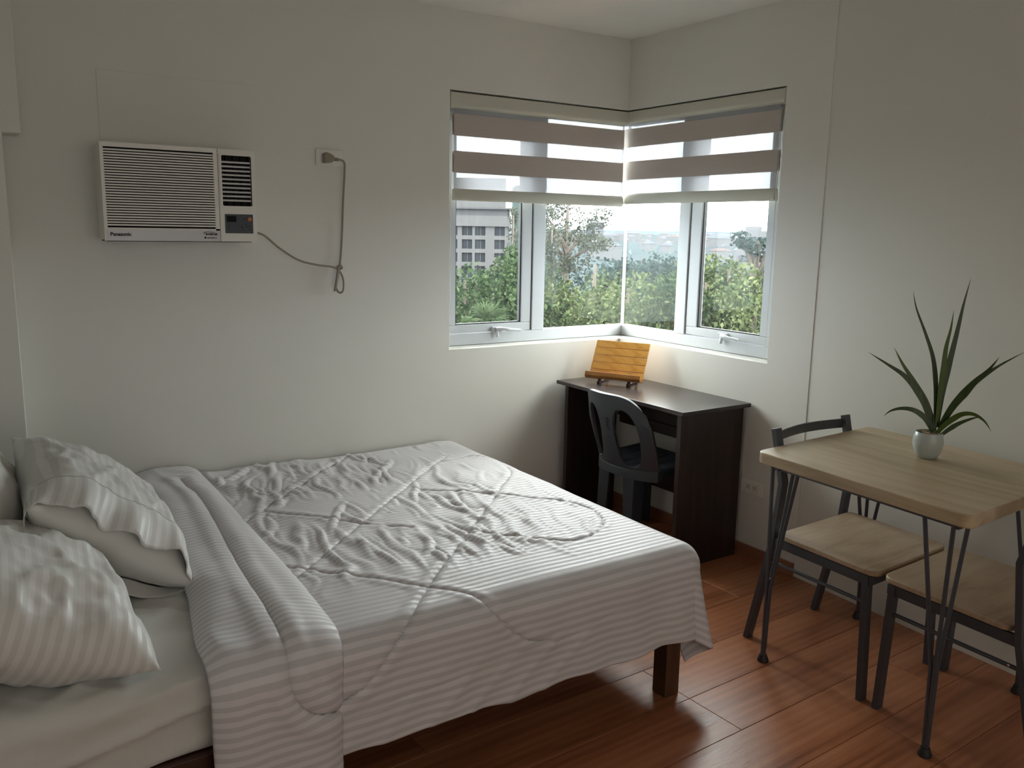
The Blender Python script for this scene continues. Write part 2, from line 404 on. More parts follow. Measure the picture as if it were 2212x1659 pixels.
def mat_aloe():
    t = NT('aloe_leaf'); v = t.coord('Object', (30, 30, 4)); n = t.noise(v, 3, 4)
    t.set(color=t.ramp(n, [(.3, (.022, .045, .014)), (.6, (.045, .080, .022)), (.8, (.075, .11, .035))]), rough=.45)
    return t.m
M['aloe'] = mat_aloe()
M['aloe_young'] = plain('fresh_aloe_leaf', (.075, .125, .022), .45, var=.3, scale=20)

# ------------------------------------------------------------------ room shell
ZC = 2.42
WX0, WY0, WZ0, WZ1 = -1.040, -.998, .909, 2.079      # window opening edges
TH = .14
def wall_box(name, boxes, mat=None):
    b = MB()
    for a, c in boxes: b.box(a, c)
    return structure(b.build(name, mat or M['wall']))
# wall with the left window (y = 0)
wall_box('wall_back', [((-3.4, 0, 0), (WX0, TH, ZC)), ((WX0, 0, 0), (TH, TH, WZ0)), ((WX0, 0, WZ1), (TH, TH, ZC))])
wall_box('wall_right', [((0, WY0, 0), (TH, 0, WZ0)), ((0, WY0, WZ1), (TH, 0, ZC)), ((0, -1.222, 0), (TH, WY0, ZC))])
# slightly angled wall beside the dining table
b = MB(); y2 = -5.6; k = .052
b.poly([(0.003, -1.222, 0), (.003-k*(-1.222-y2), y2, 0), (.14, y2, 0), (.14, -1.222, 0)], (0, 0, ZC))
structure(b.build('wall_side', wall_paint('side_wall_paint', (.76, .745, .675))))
wall_box('wall_left', [((-3.40, -2.15, 0), (-3.26, 0, ZC)), ((-4.3, -2.15, 0), (-3.40, -2.05, ZC)), ((-4.4, -5.6, 0), (-4.3, -2.05, ZC))])
wall_box('wall_front', [((-4.4, -5.7, 0), (.15, -5.6, ZC))])
structure(MB().box((-3.26, -.12, 0), (-2.792, 0, ZC)).build('trim_1', M['wall'], bevel=.004))
structure(MB().box((-3.26, -.124, 1.755), (-2.737, 0, ZC)).build('trim_2', M['wall'], bevel=.004))
structure(MB().box((-4.4, -5.7, ZC), (.15, TH, ZC+.1)).build('ceiling', M['ceiling']))
# smooth plaster patch above the air conditioner
structure(MB().box((-2.48, -.0025, 1.745), (-1.885, .0, 2.005)).build('trim_3', M['wall'], bevel=.003))
# floor: a screed with laminate planks
fl = structure(MB().box((-4.4, -5.7, -.1), (.15, TH, -.012)).build('floor', plain('screed', (.05, .03, .02), .9)))
PW, PL = .2115, 1.22
tilt = math.radians(2.2); ca, sa = math.cos(tilt), math.sin(tilt)
plank_me = {}
ox, oy = -1.115, -1.492                                 # a plank corner seen in the room
def in_room(x, y): return -4.35 < x < .1 and -5.65 < y < .05
for r in range(-9, 21):
    off = 0 if (r % 2 == 0) else PL*.5
    off = [0, 0, .62, .31][r % 4]*PL if r not in (0, 1) else 0
    for c in range(-4, 3):
        x0 = c*PL+off; y0 = -r*PW
        g = .0007
        L = PL
        cx, cy = x0+L/2, y0-PW/2
        wx, wy = ox+cx*ca-cy*sa, oy+cx*sa+cy*ca
        if wx > .1+L/2 or wx < -4.35-L/2 or wy > .15 or wy < -5.75: continue
        if 'p' not in plank_me:
            b = MB().box((-L/2+g, -PW/2+g, 0), (L/2-g, PW/2-g, .012)); me = mesh(b.v, b.f, 'plank')
            bm = bmesh.new(); bm.from_mesh(me)
            top = [e for e in bm.edges if all(v.co.z > .01 for v in e.verts)]
            bmesh.ops.bevel(bm, geom=top, offset=.0010, segments=1, affect='EDGES'); bm.to_mesh(me); bm.free()
            me.materials.append(M['floor']); plank_me['p'] = me
        o = bpy.data.objects.new('plank', plank_me['p']); COL.objects.link(o); o.parent = fl
        o.location = Vector((wx, wy, -.012))-Vector(WL['floor'].tolist()); o.rotation_euler = (0, 0, tilt); WL[o.name] = np.array([wx, wy, -.012])
# baseboards
structure(MB().box((-.012, -1.222, 0), (0, 0, .062)).build('baseboard_right', M['baseboard'], bevel=.002))
structure(MB().box((-2.79, -.012, 0), (-.012, 0, .062)).build('baseboard_back', M['baseboard'], bevel=.002))

# ------------------------------------------------------------------ windows
D = .10            # depth of the frame face behind the wall face
DG = .135          # glass plane
def win_A(u, d, z): return (u, d, z)        # u along x
def win_B(u, d, z): return (d, u, z)        # u along y
ZF0, ZF1 = WZ0+.002, WZ1-.002
def build_window(name, label, T, lo, hi, sgn, glassL, glassR, mullA, mullB, cut=0):
    """lo: outer side edge, then sash, mullion, fixed pane up to the open corner"""
    def bx(b, u0, u1, d0, d1, z0, z1): b.box((u0, d0, z0), (u1, d1, z1), lambda v: T(*v)); return b
    b = MB(); e = TH+.02
    bx(b, lo, hi-.0, D, e, ZF0, ZF0+.055); bx(b, lo, hi, D, e, ZF1-.055, ZF1)
    bx(b, lo, lo+sgn*.038, D, e, ZF0+.055, ZF1-.055)
    w = structure(b.build(name, M['white_frame'], bevel=.003))
    def prt(nm, m, *q, bevel=.003, parent=None): return bx(MB(), *q).build(nm, m, parent or w, bevel=bevel)
    m_ = prt('mullion', M['white_frame'], mullA, mullB, D-.002, e, ZF0+.055, ZF1-.055)
    # sash
    s0, s1 = lo+sgn*.040, mullA-sgn*.005; zb, zt = ZF0+.058, ZF1-.058
    b = MB()
    bx(b, s0, s1, D+.004, D+.04, zb, zb+.040); bx(b, s0, s1, D+.004, D+.04, zt-.040, zt)
    bx(b, s0, glassL, D+.004, D+.04, zb+.040, zt-.040); bx(b, glassR, s1, D+.004, D+.04, zb+.040, zt-.040)
    sash = b.build('sash', M['white_frame'], w, bevel=.003)
    b = MB(); g0, g1 = glassL, glassR; t = sgn*.006
    bx(b, g0, g0+t, D+.012, D+.03, zb+.04, zt-.04); bx(b, g1-t, g1, D+.012, D+.03, zb+.04, zt-.04)
    bx(b, g0, g1, D+.012, D+.03, zb+.04, zb+.046); bx(b, g0, g1, D+.012, D+.03, zt-.046, zt-.04)
    b.build('gasket', M['gasket'], sash)
    bx(MB(), g0, g1, D+.022, D+.027, zb+.04, zt-.04).build('pane', M['glass'], sash)
    bx(MB(), mullA-sgn*.006, mullA-sgn*.001, D+.006, D+.02, zb, zt).build('gasket', M['gasket'], w)
    bx(MB(), mullB, hi, D+.022, D+.030, ZF0+.055, ZF1-.055).build('pane', M['glass'], w)
    return w, sash
wA, sashA = build_window('window_1', '', win_A, WX0, D+.03, 1, -.947, -.566, -.503, -.428)
wB, sashB = build_window('window_2', '', win_B, WY0, D+.03, -1*-1, -.856, -.457, -.380, -.308)
for w_ in (wA, wB): w_['kind'] = 'structure'
# silicone joint where the two fixed panes meet
MB().box((D+.018, D+.018, ZF0+.055), (D+.030, D+.030, ZF1-.055)).build('corner_joint', plain('silicone', (.75, .78, .78), .4), wA)
# handles
def handle(T, u, z, sash, s):
    b = MB(); b.box((u-.030, D-.012, z-.012), (u+.030, D+.005, z+.016), lambda v: T(*v))
    h = b.build('window_handle', M['white_frame'], sash, bevel=.005, seg=3)
    pts = [T(u-.01, D-.016, z+.004), T(u+s*.02, D-.03, z+.006), T(u+s*.06, D-.036, z+.002), T(u+s*.125, D-.030, z-.004)]
    MB().tube([Vector(p) for p in smoothline(pts, 4)], [.010]*4+[.009]*4+[.0075]*4+[.007], 8).build('lever', M['white_frame'], h, smooth=True)
    MB().tube([Vector(T(u-.005, D-.012, z-.004)), Vector(T(u-.002, D-.018, z-.034))], .008, 8).build('catch', M['white_frame'], h, smooth=True)
handle(win_A, -.715, .978, sashA, 1)
handle(win_B, -.665, .978, sashB, 1) if False else handle(win_B, -.640, .985, sashB, -1)

# ------------------------------------------------------------------ zebra blinds
def blind(T, label, lo, hi, zs, zr):
    c = T(0.5*(lo+hi), .045, 1.6)
    t = thing('zebra_blind', label, 'blind', c, 'zebra blinds over the corner windows')
    def bx(b, u0, u1, d0, d1, z0, z1): b.box((u0, d0, z0), (u1, d1, z1), lambda v: T(*v)); return b
    # curved head box
    zb = zs[0][1]+.022; prof = [(.004, 2.072), (.004, zb+.018), (.010, zb+.006), (.022, zb), (.066, zb), (.072, 2.072)]
    z_off = 0
    b = MB(); u0, u1 = WLO(T)+.010, hi
    b.poly([T(u0, d, z) for d, z in prof], Vector(T(u1, 0, 0))-Vector(T(u0, 0, 0)))
    b.build('head_box', M['valance'], t, bevel=.003)
    bx(MB(), u0-.006, u0, .002, .074, zb-.001, 2.074).build('end_cap', M['valance'], t, bevel=.002)
    dd = .040
    for i, (a, bb) in enumerate(zs):
        bx(MB(), lo, hi-.005, dd-.004, dd-.0032, a, bb).build('blackout_band', M['band'], t)
        bx(MB(), lo, hi-.005, dd+.012, dd+.0128, a+.004, bb-.002).build('blackout_band', M['band'], t)
    # sheer strips between them
    edges = [zb]+[v for a, bb in zs for v in (bb, a)]+[zr+.04]
    for i in range(0, len(edges), 2):
        bx(MB(), lo, hi-.005, dd-.003, dd-.0026, edges[i+1], edges[i]).build('sheer_strip', M['sheer'], t)
    b = MB(); pr = [(a_, zr+c_-1.6) for a_, c_ in ((.030, 1.600), (.024, 1.612), (.026, 1.640), (.034, 1.653), (.048, 1.653), (.054, 1.612), (.050, 1.600))]
    b.poly([T(lo-.002, d, z) for d, z in pr], Vector(T(hi-.004, 0, 0))-Vector(T(lo-.002, 0, 0)))
    b.build('bottom_rail', M['valance'], t, bevel=.003)
    return t
def WLO(T): return WX0 if T is win_A else WY0
zs = [(1.887, 1.984), (1.722, 1.820)]
bA = blind(win_A, 'zebra blind with taupe bands on the left window, by the air conditioner', -.998, .018, zs, 1.598)
zs2 = [(1.900, 1.992), (1.735, 1.828)]
bB = blind(win_B, 'zebra blind with taupe bands on the right window, above the desk', -.948, .085, zs2, 1.612)
# bead chains
def chain(T, u, z0, z1, parent, w=.012):
    pts = [T(u, .018, z1)]
    for i in range(13):
        a = PI*i/12; pts.append(T(u+w*(1-math.cos(a)), .02, z0-.012*math.sin(a)))
    pts.append(T(u+2*w, .022, z1)); MB().tube([Vector(p) for p in pts], .0016, 6).build('bead_chain', M['valance'], parent, smooth=True)
chain(win_A, -1.034, .935, 1.985, bA, .006)
chain(win_B, -.985, .93, 1.985, bB, .010)

# ------------------------------------------------------------------ air conditioner
def make_ac():
    ac = thing('air_conditioner', 'white window air conditioner set in the wall above the bed', 'air conditioner', (-2.24, -.08, 1.405))
    x0, x1, z0, z1, yf = -2.508, -1.972, 1.406, 1.744, -.16
    # body ring (side walls) with a recessed front
    b = MB(); b.box((x0+.004, -.146, z0+.004), (x0+.008, .0, z1-.004)); b.box((x1-.008, -.146, z0+.004), (x1-.004, .0, z1-.004))
    b.box((x0+.008, -.146, z0+.004), (x1-.008, .0, z0+.008)); b.box((x0+.008, -.146, z1-.008), (x1-.008, .0, z1-.004)); b.build('cabinet', M['plastic'], ac)
    MB().box((x0+.008, -.112, z0+.008), (x1-.008, -.02, z1-.008)).build('inner_housing', M['dark_inside'], ac)
    fx = -2.110
    # front frame around the grille
    b = MB(); gx0, gx1, gz0, gz1 = -2.497, -2.126, 1.452, 1.728
    b.box((x0, yf, gz1), (fx-.001, -.145, z1)); b.box((x0, yf, z0), (gx0, -.145, gz1)); b.box((gx1, yf, gz0), (fx-.001, -.145, gz1))
    b.box((gx0, yf, gz0-.006), (gx1, -.145, gz0))
    b.build('front_frame', M['plastic'], ac)
    MB().box((gx0, -.132, gz0), (gx1, -.1315, gz1)).build('grille_backing', M['dark_inside'], ac)
    n = 30; p = (gz1-gz0)/n
    me = None
    for i in range(n-1):
        z = gz0+p*(i+1)
        b = MB(); b.poly([(gx0, yf+.001, z-.0026), (gx0, yf+.001, z+.0029), (gx0, -.146, z+.0024), (gx0, -.146, z-.0020)], (gx1-gx0, 0, 0))
        b.build('grille_slat', M['plastic'], ac)
    # silver strip with lettering
    MB().box((gx0-.003, yf-.001, z0), (fx-.001, yf+.004, gz0-.006)).build('silver_strip', M['silver'], ac)
    text('Panasonic', .0175, (-2.4905, yf-.0014, 1.4235), (1, 0, 0), (0, 0, 1), M['black_print'], ac, bold=.0005)
    text('INVERTER', .0096, (-2.166, yf-.0014, 1.4290), (1, 0, 0), (0, 0, 1), M['black_print'], ac, shear=.35, bold=.0004)
    text('-nanotechno X', .0060, (-2.162, yf-.0014, 1.4175), (1, 0, 0), (0, 0, 1), M['black_print'], ac, shear=.2, bold=.0002)
    MB().lathe((-2.1665, yf-.0012, 1.4198), [(.0035, 0), (.0035, .0006)], 16, 'y').build('logo_dot', M['black_print'], ac)
    pts = [(-2.172, yf-.0012, 1.4335), (-2.168, yf-.0012, 1.4385), (-2.160, yf-.0012, 1.4405), (-2.145, yf-.0012, 1.4402), (-2.132, yf-.0012, 1.4385)]
    MB().tube([Vector(q) for q in smoothline(pts, 4)], [.0012]*8+[.0008]*8+[.0004], 6).build('logo_swoosh', M['black_print'], ac)
    # right side: vane outlet and control panel
    vx0, vx1, vz0, vz1 = -2.098, -1.988, 1.538, 1.722
    b = MB(); b.box((fx+.001, yf, vz1), (x1, -.145, z1)); b.box((fx+.001, yf, vz0), (vx0, -.145, vz1)); b.box((vx1, yf, vz0), (x1, -.145, vz1)); b.box((fx+.001, yf, z0), (x1, -.145, vz0))
    b.build('front_cover', M['plastic'], ac)
    b = MB()
    def rr(x0, x1, z0, z1, r, n=5):
        P = []
        for cx, cz, a0 in ((x1-r, z1-r, 0), (x0+r, z1-r, PI/2), (x0+r, z0+r, PI), (x1-r, z0+r, 1.5*PI)):
            for i in range(n+1): a = a0+PI/2*i/n; P.append((cx+r*math.cos(a), cz+r*math.sin(a)))
        return P
    o_, i_ = rr(vx0-.007, vx1+.007, vz0-.007, vz1+.007, .010), rr(vx0, vx1, vz0, vz1, .005)
    V = []; F = []; n = len(o_)
    for (a, c), (d, e) in zip(o_, i_): V += [(a, yf, c), (a, yf-.004, c), (d, yf-.004, e), (d, yf+.010, e)]
    for i in range(n):
        j = (i+1) % n
        for q in range(3): F.append((i*4+q, j*4+q, j*4+q+1, i*4+q+1))
    MB().add(V, F).build('vane_frame', M['plastic'], ac, smooth=True)
    MB().box((vx0, -.118, vz0), (vx1, -.117, vz1)).build('outlet_cavity', M['dark_inside'], ac)
    b = MB()
    for q in range(3):
        xx = vx0+.028*(q+1)-.004; b.box((xx, -.135, vz0), (xx+.002, -.118, vz1))
    b.build('vertical_fins', M['dark_inside'], ac)
    for i in range(10):
        z = vz0+.020+i*.0155
        b = MB(); b.poly([(vx0+.002, -.157, z-.0035), (vx0+.002, -.158, z+.0030), (vx0+.002, -.150, z+.0050), (vx0+.002, -.140, z+.0052), (vx0+.002, -.140, z+.0035), (vx0+.002, -.150, z+.002)], (vx1-vx0-.004, 0, 0))
        b.build('louvre_vane', M['plastic_grey'], ac, bevel=.0008)
    cp = MB().box((-2.092, yf-.0015, 1.437), (-1.987, yf+.002, 1.508)).build('control_panel', M['panel_grey'], ac, bevel=.001)
    MB().box((-2.086, yf-.0028, 1.479), (-2.050, yf-.001, 1.501)).build('display', M['screen'], cp, bevel=.001)
    MB().lathe((-1.9995, yf-.001, 1.4905), [(.0078, 0), (.0078, .0014), (.0068, .002)], 24, 'y').build('power_button', M['orange_button'], cp)
    tri = [(-2.034, yf-.0016, 1.4590), (-2.026, yf-.0016, 1.4590), (-2.030, yf-.0016, 1.4635)]
    MB().poly(tri, (0, -.0006, 0)).build('arrow_mark', M['black_print'], cp)
    mk = []
    for z in (1.4735, 1.4695, 1.4615, 1.4575, 1.4535): mk.append((-2.0805, -2.0780, z-.0011, z+.0011))
    for x, z in ((-2.0215, 1.4905), (-2.014, 1.4715), (-2.0135, 1.4625), (-2.0270, 1.4505), (-1.9975, 1.4495)): mk.append((x-.0015, x+.0015, z-.0013, z+.0013))
    for x, z, w in ((-2.0130, 1.4905, .006), (-2.0040, 1.4625, .016), (-2.006, 1.4505, .010)): mk.append((x-w/2, x+w/2, z-.0005, z+.0005))
    for x_0, x_1, z_0, z_1 in mk: MB().box((x_0, yf-.0021, z_0), (x_1, yf-.0014, z_1)).build('panel_mark', M['black_print'], cp)
    # bottom gap line
    MB().box((x0+.01, -.15, z0-.0025), (x1-.02, -.02, z0+.001)).build('bottom_gap', M['dark_inside'], ac)
    return ac
make_ac()
# power cord
pts = [(-1.985, -.035, 1.440), (-1.918, -.045, 1.433), (-1.848, -.05, 1.377), (-1.772, -.05, 1.331), (-1.693, -.045, 1.311), (-1.620, -.035, 1.301), (-1.588, -.028, 1.285),
       (-1.572, -.03, 1.250), (-1.574, -.035, 1.205), (-1.588, -.03, 1.192), (-1.600, -.022, 1.212), (-1.592, -.022, 1.262), (-1.586, -.024, 1.300), (-1.577, -.020, 1.345), (-1.568, -.018, 1.45),
       (-1.562, -.020, 1.58), (-1.556, -.026, 1.695), (-1.562, -.036, 1.733), (-1.590, -.042, 1.742), (-1.612, -.040, 1.744)]
cord = thing('power_cord', 'beige power cord hanging in a knotted loop from the wall socket', 'cord', (-1.75, -.03, 1.19))
MB().tube([Vector(p) for p in smoothline(pts, 7)], .0042, 10).build('cable', M['cord'], cord, smooth=True)
pts = [(-1.592, -.030, 1.303), (-1.600, -.036, 1.270), (-1.608, -.036, 1.225), (-1.6125, -.034, 1.200)]
MB().tube([Vector(p) for p in smoothline(pts, 5)], .0052, 10).build('cable_bight', M['cord'], cord, smooth=True)
pts = [(-1.600, -.030, 1.300), (-1.588, -.040, 1.309), (-1.577, -.032, 1.298), (-1.586, -.020, 1.290), (-1.598, -.028, 1.296)]
MB().tube([Vector(p) for p in smoothline(pts, 5)], .0040, 10).build('cable_knot', M['cord'], cord, smooth=True)
b = MB(); b.poly([(-1.652, -.022, 1.724), (-1.652, -.022, 1.762), (-1.640, -.022, 1.768), (-1.612, -.022, 1.756), (-1.604, -.022, 1.742), (-1.618, -.022, 1.728)], (0, -.032, 0))
b.build('plug', M['cord'], cord, bevel=.005, seg=3)
b = MB()
for i in range(3): b.box((-1.604+i*.0055, -.046, 1.735), (-1.601+i*.0055, -.033, 1.748))
b.build('strain_relief', M['cord'], cord, bevel=.001)
so = MB().box((-1.672, -.009, 1.716), (-1.553, .0, 1.783)).build('wall_socket', M['plate'], None, bevel=.004)
tag(so, 'white wall socket plate with the beige plug in it, beside the air conditioner', 'socket')
# outlets low on the window wall
ou = thing('double_outlet', 'white double wall outlet with plug holes, low on the wall right of the desk', 'outlet', (0, -.968, .305))
MB().box((-.010, -1.033, .305), (0, -.903, .371)).build('cover_plate', M['plate'], ou, bevel=.003)
MB().box((-.0125, -1.008, .320), (-.009, -.928, .356)).build('socket_insert', M['plate'], ou, bevel=.001)
b = MB()
for cy in (-.986, -.950):
    for dy, dz, w, h in ((-.006, .005, .0028, .008), (.006, .005, .0028, .008), (-.006, -.006, .004, .003), (.006, -.006, .004, .003), (0, -.001, .003, .004)):
        b.box((-.0131, cy+dy-w/2, .338+dz-h/2), (-.0124, cy+dy+w/2, .338+dz+h/2))
b.build('plug_holes', M['black_print'], ou)
tag(MB().box((-.022, -.852, .300), (-.0, -.735, .368)).build('wall_outlet', M['plate'], None, bevel=.003), 'white wall outlet mostly hidden behind the right side of the dark desk', 'outlet')

# ------------------------------------------------------------------ bed
XI, YI, ZT = -1.10, -1.60, .485
def drape(x, yb, off=0., r0=.07, ex=XI, ey=YI, zt=ZT):
    x = np.asarray(x, float); yb = np.asarray(yb, float)
    dx = np.maximum(0, x-ex); dy = np.maximum(0, ey-yb); d = np.hypot(dx, dy)+1e-9
    ux, uy = dx/d, -dy/d; r = r0+off
    ang = np.minimum(d/r, PI/2); l = np.maximum(0, d-r*PI/2)
    cx = np.minimum(x, ex); cy = np.maximum(yb, ey); rad = r*np.sin(ang)+.08*l
    corner = (dx > 0)&(dy > 0)
    th = np.arctan2(dy, dx+1e-9)
    fold = np.where(corner, np.sin(th*6+.6)*np.clip(l, 0, 1)*.22*np.sin(2*th), 0)
    rad = rad+fold
    z = zt+off-r*(1-np.cos(ang))-l*.992
    return np.stack([cx+ux*rad, cy+uy*rad, np.maximum(z, .03)], -1)
bed = thing('bed', 'low dark wooden bed frame standing against the back wall', 'bed', (-2.05, -.83, 0))
for nm, x, y in (('leg', -1.145, -1.632), ('leg', -1.145, -.05), ('leg', -2.98, -1.632), ('leg', -2.98, -.05)):
    MB().box((x-.03, y-.03, 0), (x+.03, y+.03, .28)).build('leg', M['bedwood'], bed, bevel=.003)
MB().box((-3.0, -1.655, .205), (-1.17, -1.628, .290)).build('side_rail', M['bedrail'], bed, bevel=.002)
MB().box((-3.0, -.055, .205), (-1.17, -.028, .290)).build('side_rail', M['bedrail'], bed, bevel=.002)
MB().box((-1.155, -1.60, .205), (-1.13, -.08, .290)).build('end_rail', M['bedrail'], bed, bevel=.002)
MB().box((-3.03, -1.655, .205), (-3.0, -.028, .290)).build('end_rail', M['bedrail'], bed, bevel=.002)
for i in range(10):
    x = -2.95+i*.19; MB().box((x, -1.625, .262), (x+.08, -.058, .280)).build('slat', M['bedrail'], bed)
# mattress with its fitted sheet
mt = thing('mattress', 'mattress in a pale fitted sheet lying on the low bed', 'mattress', (-2.07, -.83, .29))
MB().box((-3.005, -1.60, .293), (-1.15, -.045, .460)).build('mattress_core', M['mattress'], mt, bevel=.03, seg=3)
A, B = np.meshgrid(np.arange(-3.045, -2.02, .0085), np.arange(-.035, -1.805, -.0085), indexing='ij')
P = drape(A, B, 0, .05, -1.12, -1.59, .470)
l = np.maximum(0, (-1.59-B)-.05*PI/2)
P[..., 1] += .06*l
N = normals(P); N[N[..., 2] < -.2] *= 1
sgn = np.sign(N[A.shape[0]//2, 5, 2]); N *= sgn
u, v = A*.8-B*.6, A*.6+B*.8
side = sstep(-1.55, -1.66, B)
h = .009*fbm(A*5, B*5, 3)+.014*(ridge(u*7+.4*vnoise(A*4, B*4, 2), v*2.6, 5)-.4)*(1-side)*(.3+.7*sstep(-.5, -1.1, B))+.004*ridge(v*16, u*5, 8)*(1-side)
h = h+side*(.015*(ridge(A*2.2+B*3, A*3.0-B*16, 9)-.4)+.004*vnoise(A*3+B*4, B*34-A*6, 4))
P = P+N*h[..., None]
P[..., 2] = np.where(side > .5, np.maximum(P[..., 2], .286+.008*np.sin(A*9)), P[..., 2])
o = link('fitted_sheet', grid_mesh(P, np.stack([A, B], -1)), M['sheet'], mt, smooth=True)

# comforter
stitches = {
 's1': [(-2.3,-.80),(-2.2,-.72),(-2.01,-.52),(-1.81,-.33),(-1.54,-.05)],
 's2': [(-2.3,-1.32),(-2.23,-1.26),(-2.1,-1.13),(-1.64,-.69),(-1.33,-.40),(-1.22,-.30)],
 's3': [(-2.29,-1.79),(-2.22,-1.77),(-2.17,-1.73),(-2.11,-1.67),(-2.04,-1.61),(-1.95,-1.51),(-1.56,-1.12),(-1.25,-.81),(-1.13,-.68),(-1.09,-.56),(-1.09,-.43),(-1.15,-.36),(-1.29,-.37)],
 's4': [(-2.30,-1.08),(-2.21,-1.19),(-2.07,-1.37),(-1.95,-1.505),(-1.89,-1.57),(-1.84,-1.66),(-1.78,-1.73),(-1.72,-1.775),(-1.65,-1.79)],
 's5': [(-1.56,-.67),(-1.41,-.82),(-1.25,-.99),(-1.15,-1.10),(-1.13,-1.20),(-1.17,-1.32),(-1.26,-1.40),(-1.35,-1.43),(-1.42,-1.41),(-1.5,-1.34),(-1.6,-1.19)],
 's6': [(-2.15,-.66),(-2.08,-.74),(-1.98,-.84),(-1.9,-.93),(-1.76,-1.05)],
 's7': [(-2.28,-1.835),(-1.9,-1.815),(-1.6,-1.80),(-1.41,-1.765),(-1.24,-1.76),(-1.11,-1.775),(-.985,-1.72),(-.965,-1.5),(-.965,-.1)]}
cf = thing('comforter', 'pale satin striped comforter spread over the bed and hanging to its legs', 'comforter', (-1.7, -.9, .3))
A1 = np.arange(-2.32, -.80, .0062); B1 = np.arange(-.02, -1.955, -.0062)
A, B = np.meshgrid(A1, B1, indexing='ij')
hem = -1.928-.004*np.sin(A*7+1)-.005*np.sin(A*17)                       # wavy hem
Bs = np.where(B < -1.60, -1.60+(B+1.60)*((hem+1.60)/(-1.955+1.60)), B)
P = drape(A, Bs)
N = normals(P); N *= np.sign(N[20, 20, 2])
dmin = np.full(A.shape, 9.)
for k_, pts in stitches.items():
    dd_ = polydist(A, Bs, [tuple(q) for q in smoothline(pts, 5)])
    if k_ == 's7': dseam = dd_
    else: dmin = np.minimum(dmin, dd_)
top = sstep(-1.66, -1.50, Bs)*sstep(-1.02, -1.14, A)
mid = top*(.12+.88*sstep(-1.25, -1.65, A)*sstep(-1.52, -1.2, Bs)+.3*sstep(-1.1, -.5, Bs))
rw = np.random.default_rng(77); wr = np.zeros(A.shape)
def wrinkle(x, y, ang, ln, wd, amp, curv):
    c_, s_ = math.cos(ang), math.sin(ang); al = (A-x)*c_+(Bs-y)*s_; cr = -(A-x)*s_+(Bs-y)*c_-curv*al*al
    t_ = np.clip(1-(al/(ln/2))**2, 0, 1)
    return amp*t_*(np.exp(-(cr/wd)**2)-.45*np.exp(-((cr-1.7*wd)/(1.1*wd))**2))
for i in range(95):
    if i % 3:
        x = rw.uniform(-2.22, -1.45); y = rw.uniform(-1.45, -.12)
    else:
        x = rw.uniform(-1.7, -1.15); y = rw.uniform(-1.35, -.10)
    if x > -1.5 and y < -.9 and rw.random() < .6: continue
    big = rw.random() < .45
    wr = wr+wrinkle(x, y, math.radians(-97+rw.normal()*15), rw.uniform(.12, .34) if big else rw.uniform(.05, .16), rw.uniform(.0085, .013) if big else rw.uniform(.006, .009), (rw.uniform(.006, .010) if big else rw.uniform(.0025, .0045))*(.65 if x > -1.5 else 1), rw.normal()*1.1)
wx = .035*vnoise(A*6, Bs*6, 21)+.012*vnoise(A*15, Bs*15, 23); aw = math.radians(-99)
ua = (A+wx)*math.cos(aw)+Bs*math.sin(aw); va = -(A+wx)*math.sin(aw)+Bs*math.cos(aw)
fld = (1-np.abs(vnoise(ua*3.2, va*15, 31)))**3.2+.55*(1-np.abs(vnoise(ua*5.5+3, va*29, 33)))**3.0
patch = sstep(-.35, .35, vnoise(A*2.6, Bs*2.6, 40)+.5*vnoise(A*6, Bs*6, 41))
zone = top*sstep(-1.05, -1.55, A)*sstep(-1.50, -1.30, Bs)+.30*top*sstep(-1.50, -1.0, Bs)
h = .0098*(fld-.35)*patch*np.clip(zone, 0, 1)+wr*top+.009*top*fbm(A*2.6, Bs*2.6, 44, 2)
h = h-.0060*np.exp(-(dmin/.0052)**2)+.0022*np.exp(-((dmin-.02)/.013)**2)
h = h-.0022*np.exp(-(dseam/.0050)**2)
h = h+.0020*np.exp(-(dmin/.035)**2)*vnoise(A*45, Bs*45, 50)*(.3+.7*top)
sd = sstep(-1.60, -1.70, Bs)*sstep(-1.0, -1.1, A)
low = sstep(-1.66, -1.93, Bs)
h = h+sd*(.004*vnoise(A*9, Bs*3, 60)+.011*low*vnoise(A*11+Bs*3, Bs*2.0, 61)+.006*low*(ridge(A*8-Bs*10, Bs*4, 62)-.4))
ft = sstep(-1.05, -.98, A)
h = h+ft*(.010*vnoise(Bs*9, A*4, 64)*sstep(-1.0, -.86, A)+.004*vnoise(Bs*20, A*6, 65))
edge = sstep(0, .012, np.minimum(np.minimum(A-A.min(), 10), np.minimum(A.max()-A, B-B.min())))
P = P+N*h[..., None]
far = np.exp(-((Bs+.02)/.05)**2)
P[..., 2] -= far*.02
P[..., 2] = np.maximum(P[..., 2], .04)
o = link('quilted_cover', grid_mesh(P, np.stack([A, Bs], -1)), M['comforter'], cf, smooth=True)
m = o.modifiers.new('solid', 'SOLIDIFY'); m.thickness = .010; m.offset = -1 if True else 1
# turned-back band at the head end
band_st = [(-2.31,-.22),(-2.31,-.30),(-2.30,-.41),(-2.31,-.61),(-2.33,-.83),(-2.36,-1.12),(-2.38,-1.37),(-2.39,-1.53),(-2.40,-1.64),(-2.405,-1.70),(-2.39,-1.75),(-2.35,-1.79),(-2.28,-1.81)]
u = np.linspace(0, 1, 70); B1 = np.arange(-.03, -2.06, -.0075)
U, B = np.meshgrid(u, B1, indexing='ij')
rt = np.interp(-B, [0, .3, .8, 1.2, 1.45, 1.6, 1.8, 2.1], [-2.21, -2.215, -2.23, -2.24, -2.25, -2.262, -2.285, -2.29])
lf = np.interp(-B, [0, .5, .9, 1.23, 1.55, 1.66, 1.82, 2.1], [-2.46, -2.47, -2.485, -2.52, -2.56, -2.565, -2.575, -2.585])
A = lf+(rt-lf)*U
A = A+.006*np.sin(B*9)*(1-U)
